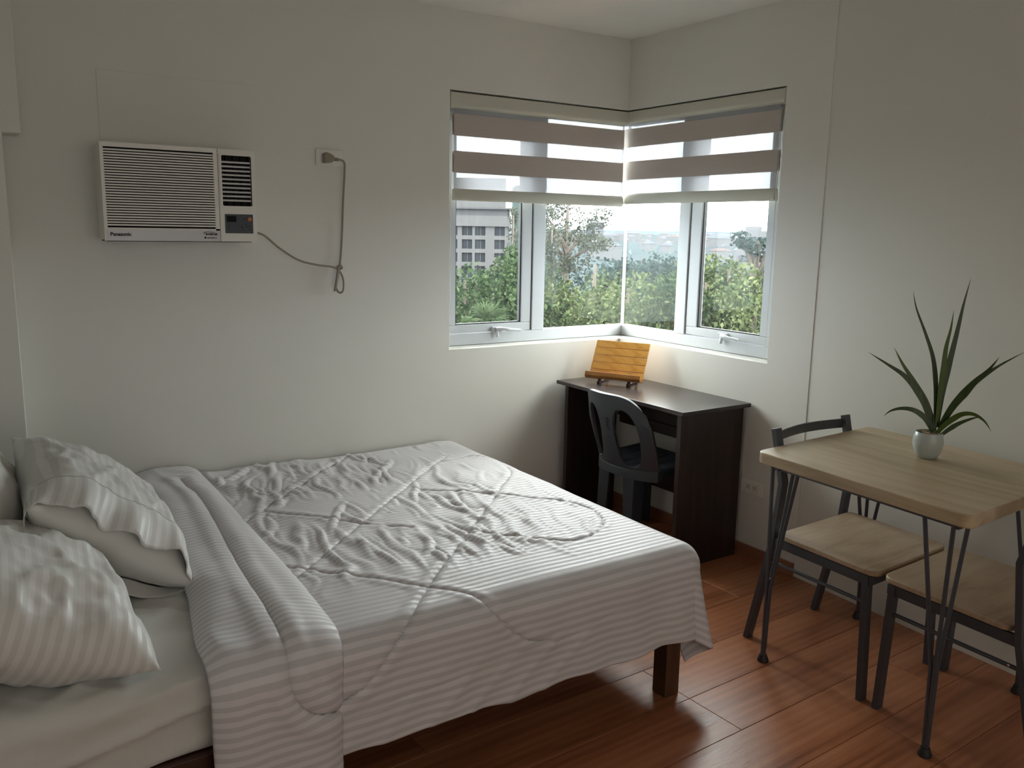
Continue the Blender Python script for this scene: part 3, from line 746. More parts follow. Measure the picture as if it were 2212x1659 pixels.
# the cross-section: a fold that closes at both edges
w = (1-np.abs(2*U-1)**5)
P = drape(A, B, .004)
P0 = drape(A, B, .004); N = normals(P0); N *= np.sign(N[20, 20, 2])
dst = polydist(A, B, [tuple(q) for q in smoothline(band_st, 5)])
h = .026*w-.010*np.exp(-(dst/.008)**2)+.006*np.exp(-((dst-.035)/.02)**2)
h = h+.007*fbm(A*5, B*4, 71, 3)*w+.010*w*(ridge(A*9+B*1.0, B*1.6-A*.5, 73)-.4)*(.35+.65*sstep(-1.3, -1.8, B))
h = h+.006*w*(ridge(A*3-B*4, B*6+A*5, 75)-.4)*sstep(-.5, -.1, B)
P = P0+N*h[..., None]
P[..., 2] = np.maximum(P[..., 2], .04)
o = link('turned_back_edge', grid_mesh(P, np.stack([A, B], -1)), M['comforter'], cf, smooth=True)
m = o.modifiers.new('solid', 'SOLIDIFY'); m.thickness = .012; m.offset = -1

# pillows
def pillow_pts(c, ex, ey, L, W, H, seed, n=64, sag=.0, pinch=.10, wr=.007, dirw=0):
    ex = Vector(ex).normalized(); ey = Vector(ey); ey = (ey-ex*ey.dot(ex)).normalized(); ez = ex.cross(ey)
    u = np.linspace(-1, 1, n); U, V = np.meshgrid(u, u, indexing='ij')
    # outline pulled in between the corners
    X = U*(L/2)*(1-pinch*(1-V**2)*np.abs(U)**3*.8); Y = V*(W/2)*(1-pinch*(1-U**2)*np.abs(V)**3)
    prof = (np.clip(1-np.abs(U)**3.0, 0, 1)**.62)*(np.clip(1-np.abs(V)**3.0, 0, 1)**.62)
    wrk = wr*(fbm(U*3, V*3, seed)+1.3*(ridge(U*2+V*3, V*2-U*2, seed+3)-.4)+.6*(ridge(U*7, V*4, seed+6)-.4))*np.clip(prof*2, 0, 1)
    E = np.array([list(ex), list(ey), list(ez)])
    def side(s):
        Z = s*(prof*H/2)+(wrk if s > 0 else wrk*.6)
        Z = Z-sag*(U**2)
        return np.stack([X, Y, Z], -1)@E+np.array(c)
    return U, V, X, Y, side(1), side(-1), E
def pillow(label, c, ex, ey, L, W, H, seed, mat, sag=0., uvflip=False, **k):
    U, V, X, Y, T_, B_, E = pillow_pts(c, ex, ey, L, W, H, seed, **k)
    n = U.shape[0]; uv = np.stack([Y, X] if uvflip else [X, Y], -1)
    P = np.concatenate([T_, B_[::-1]], 0); UVc = np.concatenate([uv, uv[::-1]], 0)
    me = grid_mesh(P, UVc)
    bm = bmesh.new(); bm.from_mesh(me); bmesh.ops.remove_doubles(bm, verts=bm.verts, dist=.0012); bmesh.ops.recalc_face_normals(bm, faces=bm.faces); bm.to_mesh(me); bm.free()
    return me, (U, V, X, Y, T_, B_, E)
# pillow whose pillowcase end hangs open
p1 = thing('pillow', 'white striped pillow leaning with its open flanged pillowcase end showing', 'pillow', (-2.66, -.84, .5), 'pillows heaped at the head of the bed')
ex, ey = (-.02, -1, -.03), (.80, 0, -.60)
me, dat = pillow('', (-2.672, -.83, .650), ex, ey, .74, .485, .225, 3, None, wr=.008)
bm = bmesh.new(); bm.from_mesh(me); ax_ = Vector(dat[6][0]); az_ = Vector(dat[6][2]); c0_ = Vector((-2.672, -.83, .650))
def is_case(f): q = f.calc_center_median()-c0_; return q.dot(ax_) < .265 and (q.dot(az_) > -.02 or q.dot(ax_) < .05)
bm2 = bm.copy(); bmesh.ops.delete(bm, geom=[f for f in bm.faces if is_case(f)], context='FACES'); bmesh.ops.delete(bm2, geom=[f for f in bm2.faces if not is_case(f)], context='FACES')
mi = bpy.data.meshes.new('insert'); bm.to_mesh(mi); bm.free(); bm2.to_mesh(me); bm2.free()
link('pillowcase', me, M['pillow'], p1, smooth=True); link('pillow_insert', mi, M['pillow_b'], p1, smooth=True)
# flange: a sleeve that carries on past the open end, with a wavy hem
U, V, X, Y, T_, B_, E = dat
i0 = 50
ring = T_[i0, :, :]; nv = ring.shape[0]
vv = np.linspace(-1, 1, nv); ezv = E[2]; exv = E[0]; eyv = E[1]
rows = []; nr = 16
for r in range(nr):
    t = r/(nr-1)
    q = ring+exv*(.150*t)[None] if False else ring+np.outer(np.full(nv, .135*t), exv)
    lift = .006-.055*t*t*(1-vv**4)+.014*t*np.sin(vv*11+1.2+.5*np.sin(vv*4))+.005*t*vnoise(vv*14, vv*0+r*.1, 5)
    q = q+np.outer(lift, ezv)+np.outer(.010*t*np.sin(vv*9), exv)+np.outer(vv*.008*t, eyv)
    rows.append(q)
R_ = np.array(rows)
Uu = np.stack([np.tile(np.linspace(0, .135, nr)[:, None], (1, nv)), np.tile(Y[i0][None], (nr, 1))], -1)
o = link('pillowcase_flange', grid_mesh(R_, Uu), M['pillow'], p1, smooth=True); o.modifiers.new('s', 'SOLIDIFY').thickness = .003
# under lip of the sleeve
ringb = B_[i0+6, :, :]; rows = []
for r in range(nr):
    t = r/(nr-1)
    q = ringb+np.outer(np.full(nv, .050*t), exv)+np.outer(-.004+.012*t*np.sin(vv*6+2)-.012*t, ezv)
    rows.append(q)
o = link('pillowcase_flange', grid_mesh(np.array(rows), Uu), M['pillow_b'], p1, smooth=True); o.modifiers.new('s', 'SOLIDIFY').thickness = .003
pts = [tuple(q+ezv*.0075) for q in ring[1:-1]]
MB().tube([Vector(p) for p in pts], .0006, 5).build('hem_stitching', M['stitch'], p1)
# front pillow
p2 = thing('pillow', 'white striped pillow lying nearest the near edge of the bed', 'pillow', (-2.87, -1.3, .5), 'pillows heaped at the head of the bed')
me, dat = pillow('', (-2.925, -1.300, .615), (.05, -1, -.05), (.93, 0, -.40), .64, .54, .265, 12, None, wr=.011, pinch=.04)
link('pillow_case', me, M['pillow'], p2, smooth=True)
p3 = thing('pillow', 'white pillow propped upright at the head, half behind the flanged pillow', 'pillow', (-2.97, -.75, .5), 'pillows heaped at the head of the bed')
me, dat = pillow('', (-2.965, -.72, .750), (0, -1, 0), (.42, 0, -.9), .68, .50, .17, 20, None, wr=.006)
link('pillow_case', me, M['pillow_b'], p3, smooth=True)

# ------------------------------------------------------------------ desk
dk = thing('desk', 'dark espresso laminate desk under the corner window', 'desk', (-.23, -.48, 0))
dth = math.radians(-3.0)
def rot2(cx, cy, th):
    c, s = math.cos(th), math.sin(th)
    return lambda v: (cx+(v[0]-cx)*c-(v[1]-cy)*s, cy+(v[0]-cx)*s+(v[1]-cy)*c, v[2])
MB().box((-.430, -.932, .703), (-.008, -.030, .721)).build('desk_top', M['espresso_top'], dk, bevel=.0015)
MB().box((-.410, -.905, 0), (-.024, -.880, .703)).build('side_panel', M['espresso'], dk, bevel=.001)
MB().box((-.410, -.105, 0), (-.085, -.080, .703)).build('side_panel', M['espresso'], dk, bevel=.001)
MB().box((-.060, -.880, .478), (-.045, -.100, .703)).build('apron_panel', M['espresso'], dk, bevel=.001)
MB().box((-.075, -.880, .520), (-.060, -.100, .535)).build('apron_ledge', M['espresso'], dk, bevel=.001)
MB().box((-.060, -.880, .200), (-.045, -.100, .290)).build('lower_rail', M['espresso'], dk, bevel=.001)
for x in (-.32, -.12):
    for z in (.62, .25): MB().lathe((x, -.905, z), [(.004, 0), (.004, .0015)], 10, 'y').build('bolt_cap', M['foot'], dk)
# book stand of slats
def make_stand():
    st = thing('book_stand', 'amber varnished wooden slatted stand on the desk', 'book stand', (-.22, -.256, .721))
    c = Vector((-.236, -.262, .721)); X = Vector((.459, -.889, 0)).normalized(); F = Vector((-.889, -.459, 0))   # F faces the room
    Bk = -F; ang = math.radians(62); up = Vector((0, 0, math.sin(ang)))+Bk*math.cos(ang); nrm = Vector((0, 0, math.cos(ang)))-Bk*math.sin(ang)
    W2 = .142; base = c+Vector((0, 0, .030))-Bk*.01
    hgt = .0395
    for i in range(5):
        lo = base+up*(i*hgt+.002); jit = [.0, .0012, -.0008, .001, 0][i]
        P = [lo-X*W2, lo+X*W2, lo+X*W2+up*(hgt-.003), lo-X*W2+up*(hgt-.003)]
        MB().poly([q+nrm*jit for q in P], -nrm*.010).build('slat', M['amber_wood'], st, bevel=.0012)
    # lip: a shelf with rounded upturned edge
    lipz = base-nrm*.010
    n = 10; prof = []
    prof = [(0, 0), (.004, -.002), (.030, -.010), (.040, -.004), (.044, .010), (.048, .010), (.046, -.010), (.034, -.020), (.0, -.012)]
    P = [base-X*(W2+.004)+nrm*a+up*b_ for a, b_ in prof]
    MB().poly(P, X*(2*W2+.008)).build('ledge', M['amber_edge'], st, bevel=.002)
    for s in (-1, 1):
        a = c+X*(s*.078)
        b = MB(); b.beam(a+Bk*.085+Vector((0, 0, .006)), a-Bk*.038+Vector((0, 0, .006)), .014, .012)
        b.beam(a-Bk*.020+Vector((0, 0, .006)), a-Bk*.018+Vector((0, 0, .036)), .014, .014)
        b.build('foot_rail', M['bedrail'], st, bevel=.0015)
        MB().beam(a+Bk*.085+Vector((0, 0, .008)), base+X*(s*.078)+up*.13-nrm*.013, .012, .010).build('back_strut', M['amber_wood'], st, bevel=.001)
make_stand()

# ------------------------------------------------------------------ monobloc chair
def make_monobloc():
    ch = thing('plastic_chair', 'charcoal plastic stacking chair with pierced back pushed under the desk', 'chair', (-.32, -.53, 0))
    cy = -.555; mat = M['chair_plastic']
    # back shell: s across, t up
    nu, nv = 92, 92
    s = np.linspace(-1, 1, nu); t = np.linspace(0, 1, nv); Sg, Tg = np.meshgrid(s, t, indexing='ij')
    def sd_hole(S_, T_, sg):
        # an arched opening in (s,t) that widens towards the top, down to the seat
        inner = .17+.14*np.clip(1-T_, 0, 1)**2.5; outer = .76-.04*np.clip(1-T_, 0, 1)
        cs = sg*(inner+outer)/2; wdt = (outer-inner)/2
        tt = (T_-.42)/.40
        return np.abs((S_-cs)/wdt)**2.4+np.abs(tt)**np.where(tt > 0, 2.2, 5.0)-1
    hole = np.minimum(sd_hole(Sg, Tg, 1), sd_hole(Sg, Tg, -1))
    # snap vertices near the rim
    for it in range(3):
        ds, dt = s[1]-s[0], t[1]-t[0]; e = 1e-4
        H = lambda a, b: np.minimum(sd_hole(a, b, 1), sd_hole(a, b, -1))
        f = H(Sg, Tg); gs = (H(Sg+e, Tg)-H(Sg-e, Tg))/(2*e); gt = (H(Sg, Tg+e)-H(Sg, Tg-e))/(2*e)
        gl = np.hypot(gs*ds, gt*dt)+1e-9; dist = f/gl
        mv = np.abs(dist) < .55
        k = np.where(mv, f/(gs**2*ds**2+gt**2*dt**2+1e-12), 0)
        Sg = Sg-k*gs*ds*ds; Tg = Tg-k*gt*dt*dt
    hw = .207+.010*np.sin(PI*np.clip(Tg, 0, 1)*.8)
    arch = (1-.0*Sg)
    topz = .757-.085*np.abs(Sg)**4.2
    Z = .415+Tg*(topz-.415)
    Yw = cy+Sg*hw*(1-.10*np.clip(Tg-.75, 0, 1)*4*np.abs(Sg)**3)
    Xw = -.480-.085*Tg+.095*Sg**2
    P = np.stack([Xw, Yw, Z], -1).reshape(-1, 3)
    F = []; idx = np.arange(nu*nv).reshape(nu, nv); Hh = H(Sg, Tg)
    for i in range(nu-1):
        for j in range(nv-1):
            f4 = (Hh[i,j]+Hh[i+1,j]+Hh[i,j+1]+Hh[i+1,j+1])/4
            if f4 < 0: continue
            F.append((idx[i,j], idx[i+1,j], idx[i+1,j+1], idx[i,j+1]))
    me = mesh(P, F)
    bm = bmesh.new(); bm.from_mesh(me); loose = [v for v in bm.verts if not v.link_faces]; bmesh.ops.delete(bm, geom=loose, context='VERTS'); bm.to_mesh(me); bm.free()
    o = link('backrest', me, mat, ch, smooth=True)
    m = o.modifiers.new('s', 'SOLIDIFY'); m.thickness = .016; m.offset = 0; 
    m = o.modifiers.new('b', 'BEVEL'); m.width = .003; m.segments = 2; m.limit_method = 'ANGLE'; m.angle_limit = 1.0
    # raised ribs around the back splat
    # seat: dished pan with slots
    nx, ny = 60, 60
    xs = np.linspace(-.50, -.075, nx); ys = np.linspace(-1, 1, ny); XS, YS = np.meshgrid(xs, ys, indexing='ij')
    tt = (XS+.50)/.425
    hwid = .190+.018*tt
    r = np.abs(YS)
    Zs = .418+.012*tt-.014*np.exp(-((tt-.35)/.4)**2)*(1-r**2)-.022*np.clip((r-.9)/.1, 0, 1)**2-.024*np.clip((tt-.93)/.07, 0, 1)**2
    for q in (-.5, -.17, .17, .5):
        Zs = Zs-.006*np.exp(-((YS-q)/.035)**4)*sstep(.18, .25, tt)*sstep(.85, .78, tt)
    xr = -.490+.100*r**2.4; XS = xr+tt*(-.095-xr); hwid = .203+.022*tt
    P = np.stack([XS, cy+YS*hwid, Zs], -1)
    o = link('seat', grid_mesh(P), mat, ch, smooth=True); o.modifiers.new('s', 'SOLIDIFY').thickness = .012
    # skirt under the seat
    b = MB()
    n_ = 28; V = []; F = []
    for i in range(n_+1):
        q = -1+2*i/n_; x = -.492+.100*abs(q)**2.4; y = cy+q*.204
        V += [(x, y, .412), (x, y, .372-.012*abs(q)), (x+.007, y*.98+cy*.02, .372-.012*abs(q)), (x+.007, y*.98+cy*.02, .412)]
    for i in range(n_):
        for k_ in range(4): F.append((i*4+k_, (i+1)*4+k_, (i+1)*4+(k_+1) % 4, i*4+(k_+1) % 4))
    b.add(V, F)
    for sg in (-1, 1):
        b.poly([(-.392, cy+sg*.203, .412), (-.098, cy+sg*.222, .424), (-.098, cy+sg*.222, .375), (-.2, cy+sg*.216, .392), (-.34, cy+sg*.206, .385), (-.392, cy+sg*.203, .360)], (0, -sg*.006, 0))
    b.poly([(-.097, cy-.222, .420), (-.097, cy+.222, .420), (-.097, cy+.222, .37), (-.097, cy, .392), (-.097, cy-.222, .37)], (-.006, 0, 0))
    b.build('seat_skirt', mat, ch, bevel=.002)
    # four angled legs (L-shaped in section, tapering)
    def leg(xt, yt, xb, yb, sx, sy):
        V = []; n = 8
        for i in range(n+1):
            q = i/n; z = .415*(1-q); x = xt+(xb-xt)*q; y = yt+(yb-yt)*q; w = .078*(1-q)+.050*q; th = .007
            # outer corner at (x,y); arms go inward
            ring = [(0, 0), (w, 0), (w, th), (w*.25, th*1.2), (th*1.2, w*.25), (th, w), (0, w)]
            for a, c in ring: V.append((x-sx*a, y-sy*c, z))
        F = []; m_ = 7
        for i in range(n):
            for k in range(m_): F.append((i*m_+k, i*m_+(k+1) % m_, (i+1)*m_+(k+1) % m_, (i+1)*m_+k))
        F += [tuple(range(m_)), tuple(n*m_+k for k in reversed(range(m_)))]
        MB().add(V, F).build('leg', mat, ch, bevel=.0025)
    leg(-.462, cy-.122, -.470, cy-.128, -1, -1); leg(-.462, cy+.122, -.470, cy+.128, -1, 1)
    leg(-.095, cy-.224, -.060, cy-.238, 1, -1); leg(-.095, cy+.224, -.060, cy+.238, 1, 1)
    # moulded mark running down the splat
    text('CMG', .026, (-.5490, cy-.030, .645), (.17, -.02, -1), (0, 1, 0), M['black_print'], ch, name='moulded_mark', depth=.0003)
    text('1', .024, (-.5350, cy-.034, .560), (.17, -.02, -1), (0, 1, 0), M['black_print'], ch, name='moulded_mark', depth=.0003)
make_monobloc()

# ------------------------------------------------------------------ dining table
th = math.radians(3.5)
TX, TY = -.752, -1.605
def TT(v):            # table frame: u along +x (depth), w along -y
    u, w, z = v; return (TX+u*math.cos(th)-w*(-math.sin(th))*-1*-1*1 if False else TX+u*math.cos(th)-(w*math.sin(th)), TY+u*math.sin(th)-w*math.cos(th)*1, z)
# with w measured towards the camera side: x drops slightly as w grows
def rounded(u0, u1, w0, w1, r, n=6):
    P = []
    for cu, cw, a0 in ((u1-r, w1-r, 0), (u0+r, w1-r, PI/2), (u0+r, w0+r, PI), (u1-r, w0+r, 1.5*PI)):
        for i in range(n+1): a = a0+PI/2*i/n; P.append((cu+r*math.cos(a), cw+r*math.sin(a)))
    return P
tb = thing('dining_table', 'square pale oak table with rounded corners and graphite rod legs', 'table', TT((.35, .38, 0)))
TD, TW = .685, .760
MB().poly([TT((u, w, .712)) for u, w in rounded(0, TD, 0, TW, .030)], (0, 0, .038)).build('table_top', M['oak'], tb, bevel=.004, seg=3)
b = MB()
for w in (.05, TW-.07): b.box((.04, w, .690), (TD-.04, w+.02, .712), TT)
for u in (.05, TD-.07): b.box((u, .05, .690), (u+.02, TW-.05, .712), TT)
b.build('under_frame', M['metal'], tb)
def table_leg(fu, fw, su, sw, nm):
    zt = .706
    b = MB(); foot = (fu, fw)
    for (du, dw) in ((-.004*su, -.010*sw), (.012*su, .088*sw), (.110*su, .000*sw)):
        o1 = (.004*su if du > .05 else 0, .006*sw if abs(dw) > .05 else 0)
        pts = [(fu+du, fw+dw, zt), (fu+du*.55, fw+dw*.55, .48), (fu+du*.08+o1[0], fw+dw*.08+o1[1], .27), (fu+o1[0]*1.2, fw+o1[1]*1.2, .012)]
        b.tube([Vector(TT(p)) for p in pts], .0065, 8)
    lg = b.build(nm, M['metal'], tb, smooth=True)
    for z in (.115, .30): MB().lathe(TT((fu+.002*su, fw+.003*sw, z)), [(.009, 0), (.009, .006)], 12).build('weld', M['metal'], lg, smooth=True)
    MB().lathe(TT((fu+.002*su, fw+.003*sw, 0)), [(.019, 0), (.020, .006), (.014, .020), (.013, .026)], 20).build('rubber_foot', M['foot'], lg, smooth=True)
table_leg(.045, .055, 1, 1, 'leg'); table_leg(.045, TW-.075, 1, -1, 'leg')
table_leg(TD-.045, .055, -1, 1, 'leg'); table_leg(TD-.045, TW-.075, -1, -1, 'leg')

# ------------------------------------------------------------------ dining chairs
def dining_chair(label, T):
    """local: a = across (0 near side .. .45 far), d = depth (0 back foot .. front), z"""
    ch = thing('dining_chair', label, 'chair', T((.22, .26, 0)), 'oak and graphite dining chairs')
    me = M['metal']
    # rear posts with a kink above the seat
    for a in (.012, .428):
        MB().bar([T((a, .005, 0)), T((a, .095, .40)), T((a, .118, .62)), T((a, .070, .805))], .020, .034, up=T.up).build('rear_post', me, ch, bevel=.002)
        f = MB().bar([T((a, .500, 0)), T((a, .482, .415))], .020, .034, up=T.up); f.build('leg', me, ch, bevel=.002)
        MB().bar([T((a, .088, .402)), T((a, .500, .402))], .018, .032).build('seat_rail', me, ch, bevel=.002)
        MB().tube([Vector(T((a, .082, .325))), Vector(T((a, .492, .325)))], .0065, 8).build('side_stretcher', me, ch, smooth=True)
        for d, z in ((.482, .400), (.115, .330), (.083, .760)):
            q = T((a-.0115 if a < .2 else a+.0115, d, z)); MB().lathe(q, [(.004, -.001), (.004, .0015), (.002, .0025)], 10, 'x').build('screw', M['screw'], ch, smooth=True)
    for d, z in ((.088, .402), (.492, .402)):
        MB().bar([T((.012, d, z)), T((.428, d, z))], .018, .030).build('seat_rail', me, ch, bevel=.002)
    n = 12; pts = []
    for i in range(n+1):
        q = i/n; pts.append(T((.012+.416*q, .072-.032*math.sin(PI*q), .775)))
    MB().bar(pts, .008, .034).build('back_rail', me, ch, bevel=.0015)
    P = [T((a, d, .421)) for a, d in rounded(-.002, .442, .118, .520, .035)]
    MB().poly(P, (0, 0, .018)).build('seat', M['oak_seat'], ch, bevel=.004, seg=3)
    return ch
class Frame:
    def __init__(s, o, ax, dx): s.o = Vector(o); s.a = Vector(ax).normalized(); s.d = Vector(dx).normalized(); s.up = tuple(s.a)
    def __call__(s, p): q = s.o+s.a*p[0]+s.d*p[1]; return (q.x, q.y, p[2])
dining_chair('oak seated metal dining chair tucked under the table, its back towards the desk', Frame((-.622, -1.500, 0), (1, .055, 0), (-.055, -1, 0)))
dining_chair('oak seated metal dining chair at the right edge, tucked under the table from the front', Frame((-.675, -2.555, 0), (1, .055, 0), (.055, 1, 0)))

# ------------------------------------------------------------------ potted aloe
pc = Vector((-.322, -1.950, .750))
pl = thing('potted_aloe', 'spiky green aloe in a small pale green pot on the oak table', 'plant', tuple(pc))
prof = [(.026, 0), (.030, .002), (.040, .020), (.0465, .042), (.0475, .055), (.045, .072), (.0415, .086), (.0405, .088), (.038, .086), (.0395, .080), (.030, .078)]
MB().lathe(pc, prof, 48).build('pot', M['pot'], pl, smooth=True)
MB().lathe(pc, [(.039, .066), (.039, .078), (.01, .081)], 32).build('soil', M['soil'], pl, smooth=True)
pb = []
for i in range(34):
    a = random.uniform(0, 2*PI); r = random.uniform(0, .033); s_ = random.uniform(.004, .008)
    b = MB(); V = []; 
    bm = bmesh.new(); bmesh.ops.create_icosphere(bm, subdivisions=1, radius=s_)
    b.add([(pc.x+r*math.cos(a)+v.co.x*1.3, pc.y+r*math.sin(a)+v.co.y, pc.z+.082+random.uniform(0, .003)+v.co.z*.7) for v in bm.verts], [tuple(v.index for v in f.verts) for f in bm.faces]); bm.free()
    pb.append(b)
allb = MB()
for b in pb: allb.add(b.v, b.f)
allb.build('pebbles', M['pebble'], pl, smooth=True, kind='stuff')
# leaves: offsets from the pot centre, (right, up) metres across the view, plus depth
rt_ = Vector((0.4992, -0.8665, 0)); fwv = Vector((0.8665, 0.4992, 0))
LEAVES = [
    ([(-0.2049, 0.3399), (-0.1437, 0.3039), (-0.0901, 0.2699), (-0.0473, 0.2225), (-0.0153, 0.1657), (0.0088, 0.0909)], 0.019, -0.03, 0),
    ([(-0.1306, 0.3543), (-0.1008, 0.3033), (-0.061, 0.2469), (-0.0252, 0.1905), (0.0033, 0.1291), (0.0145, 0.0916)], 0.02, 0.03, 1),
    ([(-0.0906, 0.542), (-0.0753, 0.4867), (-0.0418, 0.4094), (-0.0119, 0.332), (0.0042, 0.2489), (0.0121, 0.1645), (0.0155, 0.1004)], 0.0135, 0.04, 0),
    ([(0.0339, 0.4921), (0.0306, 0.431), (0.023, 0.3683), (0.0224, 0.2928), (0.0203, 0.2293), (0.021, 0.1226)], 0.0165, -0.02, 1),
    ([(0.0723, 0.5913), (0.0598, 0.5066), (0.05, 0.42), (0.0357, 0.3024), (0.026, 0.2086), (0.0207, 0.1053)], 0.0175, 0.03, 0),
    ([(0.1726, 0.3562), (0.1476, 0.3123), (0.1156, 0.2721), (0.0904, 0.2321), (0.0588, 0.1781), (0.0301, 0.1064)], 0.024, -0.05, 0),
    ([(0.2505, 0.3681), (0.1889, 0.3241), (0.1465, 0.2874), (0.1073, 0.2463), (0.0592, 0.1739), (0.029, 0.0977)], 0.0165, 0.06, 0),
    ([(-0.1399, 0.1332), (-0.1186, 0.1522), (-0.0882, 0.1621), (-0.053, 0.1594), (-0.0205, 0.1393), (0.0016, 0.1073), (0.0115, 0.0826)], 0.016, -0.04, 0),
    ([(0.1758, 0.1164), (0.1536, 0.1465), (0.1228, 0.164), (0.0901, 0.1604), (0.0592, 0.1356), (0.0357, 0.1071), (0.0228, 0.084)], 0.018, -0.03, 1),
    ([(0.146, 0.1498), (0.1178, 0.1403), (0.0829, 0.1213), (0.0552, 0.0987), (0.0346, 0.079)], 0.015, 0.03, 0)]
def leaf(pts, wmax, depth, mat, tw=.35):
    pts = smoothline(pts, 6); n = len(pts); V = []; F = []
    for i, (r, u) in enumerate(pts):
        t = i/(n-1)                     # 0 tip .. 1 base
        w = wmax*(min(1, (t/.62))**.85)*(1 if t < .62 else 1-.35*(t-.62)/.38)
        w = max(w, .0006)
        dep = depth*(1-t)**.8
        c = pc+rt_*r+fwv*dep+Vector((0, 0, u))
        d = (np.array(pts[min(i+1, n-1)])-np.array(pts[max(i-1, 0)])); d = d/np.linalg.norm(d)
        perp = rt_*(-d[1])+Vector((0, 0, d[0])); th_ = fwv
        k = tw
        side = perp*math.cos(k)+th_*math.sin(k); nr_ = th_*math.cos(k)-perp*math.sin(k)
        hw_ = w/2; thk = .0035*(w/wmax)+.0004
        for a, b_ in ((-1, 0), (-.5, .75), (0, 1), (.5, .75), (1, 0), (.5, -.25), (0, -.1-.2), (-.5, -.25)):
            gut = -1.0*(1-a*a)*w*.22
            V.append(c+side*(hw_*a)+nr_*(-thk*b_ - gut))
    for i in range(n-1):
        for k2 in range(8): F.append((i*8+k2, i*8+(k2+1) % 8, (i+1)*8+(k2+1) % 8, (i+1)*8+k2))
    F += [tuple(range(8)), tuple((n-1)*8+k2 for k2 in reversed(range(8)))]
    MB().add(V, F).build('leaf', mat, pl, smooth=True)
for pts, w, dp, fresh in LEAVES: leaf(pts, w*1.18, dp, M['aloe_young'] if fresh else M['aloe'])

# ------------------------------------------------------------------ outside
cam0 = Vector((-2.995, -3.49, 1.468))
# ground far below the windows
gz = -16.0
ground = structure(MB().add([(-60, 5, gz), (9000, -4500, gz), (9000, 9000, gz), (-60, 9000, gz), (20, -60, gz)], [(0, 4, 1, 2, 3)]).build('ground', M['ground']))
# low hills on the horizon
b = MB(); R = 6500; n = 60; V = []
for i in range(n+1):
    a = math.radians(-5+95*i/n)        # from north towards east
    hh = 6+34*max(0, vnoise(i*.23, 1.5, 3)*.5+.5)
    V += [(R*math.sin(a), R*math.cos(a), gz), (R*math.sin(a), R*math.cos(a), gz+hh+12), ((R+900)*math.sin(a), (R+900)*math.cos(a), gz)]
F = []
for i in range(n): F += [(i*3, i*3+3, i*3+4, i*3+1), (i*3+1, i*3+4, i*3+5, i*3+2)]
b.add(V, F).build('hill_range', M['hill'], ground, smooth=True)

def leaves_mesh(clumps, n, size, rng, aspect=.6, droop=0.):
    """clumps: list of (centre, radii); leaves scattered near the clump surfaces"""
    C = np.array([c for c, r in clumps]); Rr = np.array([r for c, r in clumps])
    pick = rng.integers(0, len(C), n)
    d = rng.normal(size=(n, 3)); d /= np.linalg.norm(d, axis=1, keepdims=True)
    rad = rng.uniform(.55, 1.05, n)[:, None]
    P = C[pick]+d*Rr[pick]*rad
    a = rng.normal(size=(n, 3))+d*.6; a[:, 2] -= droop; a /= np.linalg.norm(a, axis=1, keepdims=True)
    b_ = np.cross(a, rng.normal(size=(n, 3))); b_ /= np.linalg.norm(b_, axis=1, keepdims=True)
    s = size*rng.uniform(.6, 1.3, n)[:, None]
    V = np.stack([P-a*s*.5, P+b_*s*aspect*.5, P+a*s*.5, P-b_*s*aspect*.5], 1).reshape(-1, 3)
    me = bpy.data.meshes.new('foliage'); me.vertices.add(4*n); me.vertices.foreach_set('co', V.astype('f').ravel())
    me.loops.add(4*n); me.loops.foreach_set('vertex_index', np.arange(4*n, dtype='i')); me.polygons.add(n); me.polygons.foreach_set('loop_start', (np.arange(n)*4).astype('i'))
    me.update(calc_edges=True); return me
def tree(label, az, dist, ztop, rad, hgt, mat, n=5000, leaf_=.20, seed=1, cl=26, name='tree', sparse=False, flat=1.0):
    rng = np.random.default_rng(seed)
    a = math.radians(az); x, y = cam0.x+dist*math.sin(a), cam0.y+dist*math.cos(a)
    t = thing(name, label, 'tree', (x, y, gz), 'trees below the windows')
    zc = ztop-hgt/2
    clumps = []
    for k in range(cl):
        d = rng.normal(size=3); d /= np.linalg.norm(d); d[2] = abs(d[2]) if k % 3 else d[2]
        q = rng.uniform(.55, .92)
        rr = rng.uniform(.22, .42)*rad
        clumps.append(((x+d[0]*rad*q, y+d[1]*rad*q, min(zc+d[2]*hgt/2*q, ztop-rr*flat)), (rr, rr, rr*flat)))
    link('foliage', leaves_mesh(clumps, n, leaf_, rng), mat, t, kind='stuff')
    b = MB(); b.tube([Vector((x, y, gz)), Vector((x+.1, y, (gz+zc)/2)), Vector((x, y+.1, zc)), Vector((x, y, ztop-.5))], [.28, .22, .14, .04], 8)
    for k in range(7 if not sparse else 16):
        c, r = clumps[k % len(clumps)]; b.tube([Vector((x, y, c[2]-abs(c[2]-zc)*.5-.8)), Vector(c)], [.07, .02], 5)
    b.build('trunk', M['bark'], t, smooth=True)
    return t
def cypress(label, az, dist, ztop, rad, hgt, mat, seed=1, n=6000, leaf_=.16, taper=True):
    rng = np.random.default_rng(seed); a = math.radians(az); x, y = cam0.x+dist*math.sin(a), cam0.y+dist*math.cos(a)
    t = thing('cypress_tree', label, 'tree', (x, y, gz))
    clumps = []
    for k in range(70):
        q = rng.uniform(0, 1)**.8; z = ztop-q*hgt; r = rad*(.35+.65*min(1, q*2.2)) if taper else rad
        d = rng.uniform(0, 2*PI); rr = r*.45
        clumps.append(((x+math.cos(d)*r*.5, y+math.sin(d)*r*.5, z), (rr, rr, rr*2.2)))
    link('foliage', leaves_mesh(clumps, n, leaf_, rng, .35, .8), mat, t, kind='stuff')
    MB().tube([Vector((x, y, gz)), Vector((x, y, ztop-.4))], [.2, .03], 8).build('trunk', M['bark'], t, smooth=True)

